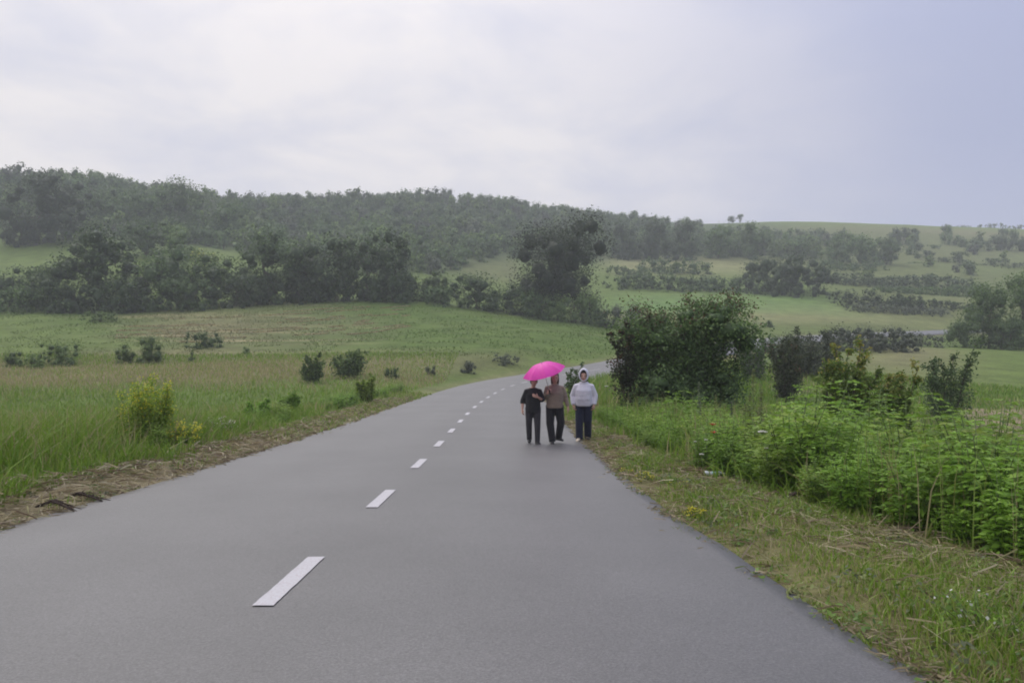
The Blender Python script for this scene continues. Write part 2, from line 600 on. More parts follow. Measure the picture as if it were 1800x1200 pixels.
GRASS = np.array((0.105, 0.148, 0.036))
C = dict(grass=GRASS, crop=np.array((0.080, 0.128, 0.026)), dry=np.array((0.190, 0.158, 0.090)), olive=np.array((0.106, 0.120, 0.046)),
         straw=np.array((0.300, 0.255, 0.150)), soil=np.array((0.250, 0.190, 0.130)), pale=np.array((0.190, 0.192, 0.085)),
         bright=np.array((0.110, 0.190, 0.052)), forest=np.array((0.055, 0.080, 0.035)))


def build_terrain():
    xs = ticks([(-400, -60, 6.0), (-60, -12, 1.2), (-12, 13, 0.34), (13, 70, 1.2), (70, 406, 6.0)])
    ys = ticks([(-60, -8, 4.0), (-8, 50, 0.36), (50, 150, 1.2), (150, 460, 4.0), (460, 705, 14.0)])
    X, Y = np.meshgrid(xs, ys)
    Z, lat, idx = H(X, Y, True)
    x, y, z = X.ravel(), Y.ravel(), Z.ravel()
    lat = lat.ravel()
    n = len(x)
    wx = x + fbm(x, y, 9, 11) * 1.6 * sstep(30, 90, y) + fbm(x, y, 3, 12) * 0.5
    wy = y + fbm(x, y, 9, 13) * 2.2 * sstep(30, 90, y) + fbm(x, y, 3, 14) * 0.5
    col = np.tile(C['grass'], (n, 1))
    rows = np.zeros(n)

    def paint(poly_px, c, k=1.0, r=None, noise=0.0):
        msk = in_poly(wx, wy, plan(poly_px))
        f = np.full(n, k)
        if noise:
            f = np.clip(k + noise * fbm(x, y, 14, 21), 0, 1)
        col[msk] = col[msk] * (1 - f[msk, None]) + C[c] * f[msk, None]
        if r is not None:
            rows[msk] = r
    # far hills and valley
    paint([(-300, 330), (0, 316), (150, 309), (370, 360), (560, 359), (830, 357), (1050, 384), (1330, 394), (1330, 452), (880, 458), (780, 480),
           (600, 480), (430, 440), (200, 425), (0, 405), (-300, 405)], 'forest', 0.85)
    paint([(1330, 396), (1900, 412), (1900, 470), (1330, 460)], 'olive', 0.9, None, 0.5)
    paint([(1480, 396), (1900, 410), (1900, 424), (1480, 404)], 'dry', 0.45)
    paint([(1070, 452), (1340, 454), (1340, 482), (1070, 482)], 'pale', 0.9, 0.15)
    paint([(790, 464), (910, 455), (910, 500), (820, 490)], 'olive', 0.9, 0.1)
    paint([(1440, 462), (1900, 480), (1900, 545), (1480, 545)], 'olive', 0.8, None, 0.5)
    paint([(1070, 522), (1460, 515), (1500, 546), (1070, 548)], 'bright', 1.0, 0.05)
    paint([(1070, 549), (1900, 545), (1900, 566), (1280, 568), (1070, 566)], 'pale', 0.85, 0.1)
    paint([(1280, 568), (1900, 566), (1900, 580), (1280, 596)], 'olive', 0.5, None, 0.5)
    # left field: crop with dry swaths, greener to the right; a dry strip at its foot
    paint([(0, 545), (200, 548), (430, 532), (560, 528), (700, 528), (850, 547), (1000, 568), (1085, 578), (1085, 628), (950, 628), (800, 630),
           (500, 622), (250, 610)], 'crop', 1.0, 0.22)
    paint([(190, 550), (430, 533), (560, 530), (640, 560), (690, 585), (620, 612), (420, 612), (260, 602), (230, 575)], 'olive', 0.42, 0.85, 0.45)
    paint([(215, 552), (430, 536), (470, 560), (440, 600), (300, 600), (240, 580)], 'dry', 0.36, 0.9, 0.5)
    paint([(-250, 640), (300, 612), (640, 618), (800, 628), (940, 628), (940, 640), (760, 652), (500, 668), (200, 672), (-250, 690)], 'dry', 0.62, None, 0.55)
    paint([(-250, 690), (300, 668), (300, 690), (-250, 712)], 'olive', 0.5)
    # right side
    paint([(1560, 612), (1660, 612), (1640, 660), (1540, 665), (1500, 640)], 'soil', 0.62, None, 0.5)
    paint([(1380, 650), (1450, 650), (1450, 690), (1380, 690)], 'dry', 0.8)
    paint([(1690, 715), (1830, 715), (1830, 800), (1700, 780)], 'soil', 0.6, None, 0.5)
    paint([(1690, 620), (1900, 620), (1900, 712), (1690, 712)], 'grass', 0.6)
    # the fields run into one another without sharp borders
    nx, ny = len(xs), len(ys)
    for rad, lim in ((2, 46.0), (3, 60.0)):
        g = np.concatenate([col, rows[:, None]], 1).reshape(ny, nx, 4)
        b = g.copy()
        for ax in (0, 1):
            acc = np.zeros_like(b)
            for sft in range(-rad, rad + 1):
                acc += np.roll(b, sft, ax)
            b = acc / (2 * rad + 1)
        sel = (ys > lim)[:, None, None]
        g = np.where(sel, b, g).reshape(-1, 4)
        col, rows = g[:, :3].copy(), g[:, 3].copy()
    # verges: trodden, mown, dry
    nz = fbm(x, y, 1.6, 31) * 0.5
    lft = (1 - sstep(4.1, 4.9, -lat + nz)) * (lat < -3.0) * (1 - 0.6 * sstep(26, 45, y))
    rgt = (1 - sstep(4.8, 6.0, lat + nz)) * (lat > 3.0) * 0.75
    for f, c in ((lft, C['straw'] * 0.72), (rgt, np.array((0.150, 0.125, 0.062)))):
        col[:] = col * (1 - f[:, None]) + c * f[:, None]
    nx, ny = len(xs), len(ys)
    global COVER
    COVER = (xs, ys, col.reshape(ny, nx, 3))
    i, j = np.meshgrid(np.arange(ny - 1), np.arange(nx - 1), indexing='ij')
    a = (i * nx + j).ravel()
    q = np.stack([a, a + 1, a + nx + 1, a + nx], 1)
    me = mesh_np('ground', np.stack([x, y, z], 1), [q], col, mat_terrain(), True)
    at = me.attributes.new('rows', 'FLOAT', 'POINT')
    at.data.foreach_set('value', rows.astype(np.float32))
    return tag(link('ground', me), kind='structure'), float(z.min()), float(z.max())


ground, ZMIN, ZMAX = build_terrain()


# ------------------------------------------------------------------ road
def build_road():
    lats = np.array([-3.41, -3.25, -2.6, -1.9, -1.1, -0.4, 0.3, 1.1, 1.9, 2.6, 3.27, 3.43])
    k, m = len(ctr), len(lats)
    L2 = np.tile(lats, (k, 1))
    s = S[:k]
    for side, c in ((-1, 0), (1, m - 1)):
        wob = 0.075 * fbm(s, s * 0 + side * 9, 2.2, 41) + 0.065 * fbm(s, s * 0 + side * 5, 0.8, 42)
        L2[:, c] = (3.43 - edge_in(ctr[:, 1]) if side > 0 else -3.41) + wob
        L2[:, c - side] = L2[:, c] - side * 0.16
    x = ctr[:, 0, None] + nrm[:, 0, None] * L2
    y = ctr[:, 1, None] + nrm[:, 1, None] * L2
    z = ctr[:, 2, None] - L2 * BANK[:, None] - 0.012 * np.abs(L2)
    lane = 1 + 0.15 * np.exp(-((np.abs(np.abs(lats) - 1.65) - 0.75) / 0.35) ** 2)
    V = np.stack([x, y, z], -1)
    sk = np.stack([V[:, 0], V[:, -1]], 1).copy()
    sk[..., 2] -= 0.35
    V = np.concatenate([sk[:, :1], V, sk[:, 1:]], 1)
    lane = np.r_[lane[0], lane, lane[-1]]
    m2 = m + 2
    i, j = np.meshgrid(np.arange(k - 1), np.arange(m2 - 1), indexing='ij')
    a = (i * m2 + j).ravel()
    q = np.stack([a, a + 1, a + m2 + 1, a + m2], 1)
    me = mesh_np('road', V.reshape(-1, 3), [q], None, mat_asphalt(), True)
    at = me.attributes.new('lane', 'FLOAT', 'POINT')
    at.data.foreach_set('value', np.tile(lane, k).astype(np.float32))
    road = tag(link('road', me), kind='structure')
    # broken white centre line, each dash a part
    mp, t, out, Lk = new_mat('road_paint')
    tc = N(t, 'ShaderNodeTexCoord')
    g = N(t, 'ShaderNodeTexNoise', inp={'Scale': 60.0, 'Detail': 4.0, 'Roughness': 0.7})
    Lk(tc.outputs['Object'], g.inputs['Vector'])
    cr = N(t, 'ShaderNodeValToRGB')
    cr.color_ramp.elements[0].position = 0.30; cr.color_ramp.elements[0].color = (0.30, 0.217, 0.222, 1)
    cr.color_ramp.elements[1].position = 0.48; cr.color_ramp.elements[1].color = (0.42, 0.415, 0.425, 1)
    Lk(g.outputs[0], cr.inputs[0])
    pb = N(t, 'ShaderNodeBsdfPrincipled', inp={'Roughness': 0.6, 'Specular IOR Level': 0.4})
    Lk(cr.outputs[0], pb.inputs['Base Color']); Lk(pb.outputs[0], out.inputs[0])
    centres = []
    for d in DASH_PX:
        p = P(*d)
        centres.append(s[((ctr[:, :2] - p[:2]) ** 2).sum(1).argmin()])
    centres = [centres[0] - 4.05] + centres
    while centres[-1] < S[-1] - 8:
        centres.append(centres[-1] + 4.05)
    for c0 in centres:
        ss = np.linspace(c0 - 0.72, c0 + 0.72, 19)
        P3 = np.stack([np.interp(ss, s, ctr[:, q_]) for q_ in range(3)], 1)
        n2 = np.stack([np.interp(ss, s, nrm[:, q_]) for q_ in range(2)], 1)
        bk = np.interp(ss, s, BANK)
        v = []
        for w in (-0.067, 0.067):
            e = P3.copy()
            e[:, :2] += n2 * (w + 0.006 * fbm(ss * 7, ss * 0 + w * 50, 0.6, 44))[:, None]
            e[:, 2] += 0.004 - w * bk
            v.append(e)
        v = np.stack(v, 1).reshape(-1, 3)
        a = np.arange(18) * 2
        q = np.stack([a, a + 1, a + 3, a + 2], 1)
        link('lane_dash', mesh_np('lane_dash', v, [q], None, mp), road)
    return road


road = build_road()


def cover(x, y):
    """Albedo of what covers the ground at plan points."""
    xs, ys, c = COVER
    return c[np.clip(np.searchsorted(ys, y), 0, len(ys) - 1), np.clip(np.searchsorted(xs, x), 0, len(xs) - 1)]
M_WEED = mat_foliage('weed_leaf', 0.42, 0.5, 0.18)
# ------------------------------------------------------------------ foliage builders
PAL = dict(
    dark=((0.039, 0.065, 0.025), (0.059, 0.097, 0.033), (0.088, 0.137, 0.043)),
    mid=((0.060, 0.103, 0.035), (0.092, 0.153, 0.046), (0.133, 0.208, 0.057)),
    light=((0.081, 0.129, 0.040), (0.128, 0.194, 0.053), (0.184, 0.259, 0.069)),
    olive=((0.088, 0.105, 0.043), (0.131, 0.152, 0.057), (0.188, 0.206, 0.075)),
    grey=((0.072, 0.090, 0.058), (0.108, 0.130, 0.079), (0.150, 0.174, 0.102)),
    rusty=((0.036, 0.050, 0.020), (0.056, 0.072, 0.028), (0.130, 0.068, 0.040)),
    amber=((0.100, 0.165, 0.030), (0.170, 0.245, 0.044), (0.290, 0.295, 0.070)),
    herb=((0.135, 0.225, 0.030), (0.200, 0.310, 0.044), (0.280, 0.360, 0.075)),
    lime=((0.150, 0.230, 0.030), (0.230, 0.320, 0.042), (0.340, 0.400, 0.055)),
    deep=((0.026, 0.040, 0.019), (0.040, 0.058, 0.025), (0.060, 0.084, 0.032)),
    yellow=((0.106, 0.156, 0.037), (0.206, 0.250, 0.044), (0.450, 0.425, 0.056)),
    weed=((0.120, 0.225, 0.026), (0.175, 0.310, 0.036), (0.235, 0.365, 0.058)),
)


def leaves(mb, pos, nrmv, size, col, rng, aspect=0.55, fold=0.15):
    """Rhombic, slightly folded leaves (two triangles each) at pos, facing nrmv."""
    n = len(pos)
    r = rng.normal(size=(n, 3))
    a = np.cross(nrmv, r)
    a /= np.linalg.norm(a, axis=1)[:, None] + 1e-9
    b = np.cross(nrmv, a)
    s = np.broadcast_to(np.asarray(size, float), (n,))[:, None]
    v = np.stack([pos - a * s * 0.5, pos + b * s * 0.5 * aspect + nrmv * s * fold * rng.uniform(-1, 1, (n, 1)),
                  pos + a * s * 0.5, pos - b * s * 0.5 * aspect + nrmv * s * fold * rng.uniform(-1, 1, (n, 1))], 1)
    k = np.arange(n) * 4
    t = np.concatenate([np.stack([k, k + 1, k + 2], 1), np.stack([k, k + 2, k + 3], 1)])
    mb.add(v.reshape(-1, 3), None, t, np.repeat(col, 4, 0))


def unit(v):
    return v / (np.linalg.norm(v, axis=-1, keepdims=True) + 1e-9)


def pick_cols(rng, n, pal, w=(0.45, 0.4, 0.15), clump=None):
    p = np.array(pal)
    u = rng.uniform(size=n) if clump is None else np.clip(clump + rng.uniform(-0.30, 0.30, n), 0, 0.999)
    c = np.where((u < w[0])[:, None], p[0], np.where((u < w[0] + w[1])[:, None], p[1], p[2]))
    return c * rng.uniform(0.82, 1.18, (n, 1))


def crown(rng, w, h, z0, n, leaf, pal, lobes=9, core=True, shape='round', w3=(0.40, 0.42, 0.18), dens=0.55, rough=0.25):
    """Foliage of a tree or bush: many leaves through an uneven set of lobes. Returns a mesh and the lobe centres."""
    mb = MB()
    hh = (h - z0) / 2
    cz = z0 + hh
    cen, rad, bright = [], [], []
    lobes = int(lobes * max(1.0, w / ((1.1 if shape == 'dome' else 1.9) * hh)))
    big = lobes > 16
    for i in range(lobes):
        cz_ = rng.uniform(-0.95, 0.66)
        an = i * 2.4 + rng.uniform(-0.5, 0.5)
        R = rng.uniform(0.20, 0.36) if big else rng.uniform(0.28, 0.46)
        if shape == 'tall':
            lim = 0.72 - 0.50 * max(cz_, -0.2)
        elif shape == 'fan':
            lim = 0.48 + 0.24 * cz_
            cz_ = 0.15 + cz_ * 0.65
        elif shape == 'dome':
            cz_ = rng.uniform(-0.95, 0.45)
            lim = 0.80 - 0.45 * max(cz_, -0.3) ** 2 - 0.25 * max(cz_, 0)
        else:
            lim = 0.70 * math.sqrt(1 - 0.8 * max(cz_, 0) ** 2)
        f = lim * math.sqrt(rng.uniform(0.05, 1.0))
        R = min(R, 1.02 - cz_, 1.05 - f)
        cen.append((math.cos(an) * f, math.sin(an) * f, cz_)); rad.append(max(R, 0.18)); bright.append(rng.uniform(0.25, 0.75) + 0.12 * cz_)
    for cz_, R in ((-0.35, 0.55), (0.15, 0.60)):
        cen.append((0, 0, cz_)); rad.append(R * (0.8 if shape in ('tall', 'fan') else 1.0)); bright.append(0.45)
    lobes += 2
    cen, rad, bright = np.array(cen), np.array(rad), np.array(bright)
    sc = np.array([w / 2, w / 2, hh])
    si = np.array([min(w / 2, 1.2 * hh)] * 2 + [min(hh, 1.2 * w / 2)])
    pick = rng.choice(lobes, n, p=rad ** 2 / (rad ** 2).sum())
    d = unit(rng.normal(size=(n, 3)))
    d[:, 2] = np.where((d[:, 2] < -0.3) & (rng.uniform(size=n) < 0.45), -d[:, 2], d[:, 2])
    tuft = 1 + rough * np.sin(d[:, 0] * 7 + pick) * np.sin(d[:, 1] * 6 + pick * 2.1) * np.sin(d[:, 2] * 8 + pick * 0.7)
    r = rad[pick] * tuft * (1 - dens * rng.uniform(size=n) ** 1.6) + np.minimum(rng.exponential(0.03, n), 0.07)
    p = cen[pick] * sc + d * r[:, None] * si + np.array([0, 0, cz])
    hi, lo = np.percentile(p[:, 2], 99.6), np.percentile(p[:, 2], 1 if shape == 'fan' or z0 > 0.09 * h else (22 if shape == 'dome' else 9))
    kz = (h - z0) / max(hi - lo, 1e-3)
    kx = (w / 2) / np.percentile(np.abs(p[:, 0]), 98.5)
    ky = (w / 2) / np.percentile(np.abs(p[:, 1]), 98.5)

    def fit(q):
        return np.stack([q[..., 0] * kx, q[..., 1] * ky, z0 + (q[..., 2] - lo) * kz], -1)
    p = fit(p)
    nv = unit(d / sc * sc.min() + rng.normal(size=(n, 3)) * 0.65 + np.array([0, 0, 0.35]))
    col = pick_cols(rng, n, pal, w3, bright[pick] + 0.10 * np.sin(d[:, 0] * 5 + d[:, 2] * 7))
    leaves(mb, p, nv, leaf * rng.uniform(0.65, 1.35, n), col, rng)
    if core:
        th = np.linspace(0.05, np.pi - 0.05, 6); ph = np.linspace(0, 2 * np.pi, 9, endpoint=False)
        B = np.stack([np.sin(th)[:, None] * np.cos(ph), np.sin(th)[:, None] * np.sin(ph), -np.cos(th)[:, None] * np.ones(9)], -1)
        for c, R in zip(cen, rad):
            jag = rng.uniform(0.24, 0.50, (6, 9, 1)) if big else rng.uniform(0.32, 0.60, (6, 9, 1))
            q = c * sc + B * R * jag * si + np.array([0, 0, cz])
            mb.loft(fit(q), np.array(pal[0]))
    return mb, fit(cen * sc + np.array([0, 0, cz]))


def trunk_mesh(rng, h, z0, tips, r0, name='trunk', stems=1, spread=0.0, dig=0.3):
    mb = MB()
    for s in range(stems):
        a = rng.uniform(0, 6.28)
        base = np.array([math.cos(a), math.sin(a), 0]) * spread * rng.uniform(0.3, 1) if stems > 1 else np.zeros(3)
        top = np.array([base[0] * 1.8, base[1] * 1.8, z0 + (h - z0) * 0.62]) + rng.normal(size=3) * 0.03 * h
        t = np.linspace(0, 1, 6)[:, None]
        path = (base - np.array([0, 0, dig])) * (1 - t) + top * t
        path[1:-1, :2] += rng.normal(size=(4, 2)) * 0.015 * h
        mb.tube(path, np.linspace(r0 * 1.15, r0 * 0.35, 6), 7)
        sel = tips[rng.choice(len(tips), min(len(tips), 5 if stems == 1 else 3), replace=False)]
        for q in sel:
            f = rng.uniform(0.35, 0.8)
            st = path[0] * (1 - f) + path[-1] * f
            mid = (st + q) / 2 + rng.normal(size=3) * 0.03 * h
            mb.tube(np.array([st, mid, q]), np.array([r0 * 0.45, r0 * 0.28, r0 * 0.1]), 5)
    return mb.mesh(name, M_BARK)


def stemmed_bush(name, cat, label, px, by, ty, wp, Yd, pal, n, leaf, seed, stems, tipcol=None, gap=0.12, lean=0.0, group=None, low=0.78, fill=0):
    rng = np.random.RandomState(seed)
    p = P(px, by, Yd); z = float(H(p[0], p[1]))
    h = P(px, ty, Yd)[2] - z
    w = wp / 1500 * Yd
    root = empty(name, (p[0], p[1], z)); tag(root, label, cat, group)
    mb = MB(); wood = MB()
    pos, nv, cl = [], [], []
    for s in range(stems):
        a = s / stems * 6.283 + rng.uniform(-0.4, 0.4)
        f = rng.uniform(0.25, 1.0)
        base = np.array([math.cos(a), math.sin(a), 0]) * w * 0.10 * f
        hh = h * rng.uniform(low, 1.0) * (1 - 0.22 * f * f)
        if s == 0: hh = h
        tip = np.array([math.cos(a) * w * 0.42 * f + lean * w, math.sin(a) * w * 0.40 * f, hh])
        t = np.linspace(0, 1, 7)[:, None]
        path = base * (1 - t) + tip * t
        path[:, :2] += (t * (1 - t)) * rng.normal(size=2) * 0.16 * w
        path[0, 2] -= 0.25
        wood.tube(path, np.linspace(0.022, 0.006, 7) * (h / 2.2) ** 0.8, 6)
        nb = 13
        for b in range(nb):
            u = gap + 0.03 + (0.97 - gap) * (b + rng.uniform(0, 1)) / nb
            st = np.array([np.interp(u * 6, np.arange(7), path[:, k]) for k in range(3)])
            d = unit(np.array([math.cos(a) * 0.5, math.sin(a) * 0.5, 0.45]) + rng.normal(size=3) * 0.65)
            ln = w * rng.uniform(0.12, 0.27) * (1.15 - 0.55 * u)
            en = st + d * ln
            wood.tube(np.array([st, (st + en) / 2 + rng.normal(size=3) * 0.02, en]), np.array([0.008, 0.006, 0.003]) * (h / 2.2), 4)
            m = n // (stems * nb)
            q = rng.uniform(0.1, 1.08, m)
            pp = st + (en - st) * q[:, None] + rng.normal(size=(m, 3)) * ln * 0.24
            pos.append(pp); nv.append(unit(rng.normal(size=(m, 3)) * 0.8 + d * 0.4 + np.array([0, 0, 0.6])))
            tone = rng.uniform(0.1, 0.75)
            c = pick_cols(rng, m, PAL[pal], (0.42, 0.46, 0.12), np.full(m, tone))
            if tipcol is not None:
                hi = (pp[:, 2] / h > rng.uniform(0.70, 1.0, m)) & (rng.uniform(size=m) < 0.6)
                c[hi] = np.array(tipcol) * rng.uniform(0.7, 1.25, (hi.sum(), 1))
            cl.append(c)
    if fill:
        m2, _ = crown(rng, w * 0.93, h * 0.95, 0.10 * h, fill, leaf * 1.15, PAL[pal], 30, True, 'round', rough=0.35)
        mb.add(np.vstack(m2.v), None, np.vstack(m2.t), np.vstack(m2.c))
        qd = np.vstack(m2.q) - 0
        mb.q.append(qd + mb.n - len(np.vstack(m2.v)))
    pos, nv, cl = np.vstack(pos), np.vstack(nv), np.vstack(cl)
    keep = pos[:, 2] > 0.05 * h
    leaves(mb, pos[keep], nv[keep], leaf * rng.uniform(0.6, 1.4, keep.sum()), cl[keep], rng)
    link('crown', mb.mesh('crown', M_WEED if pal == 'amber' else M_LEAF, False), root)
    link('trunk', wood.mesh('trunk', M_BARK), root)
    return root


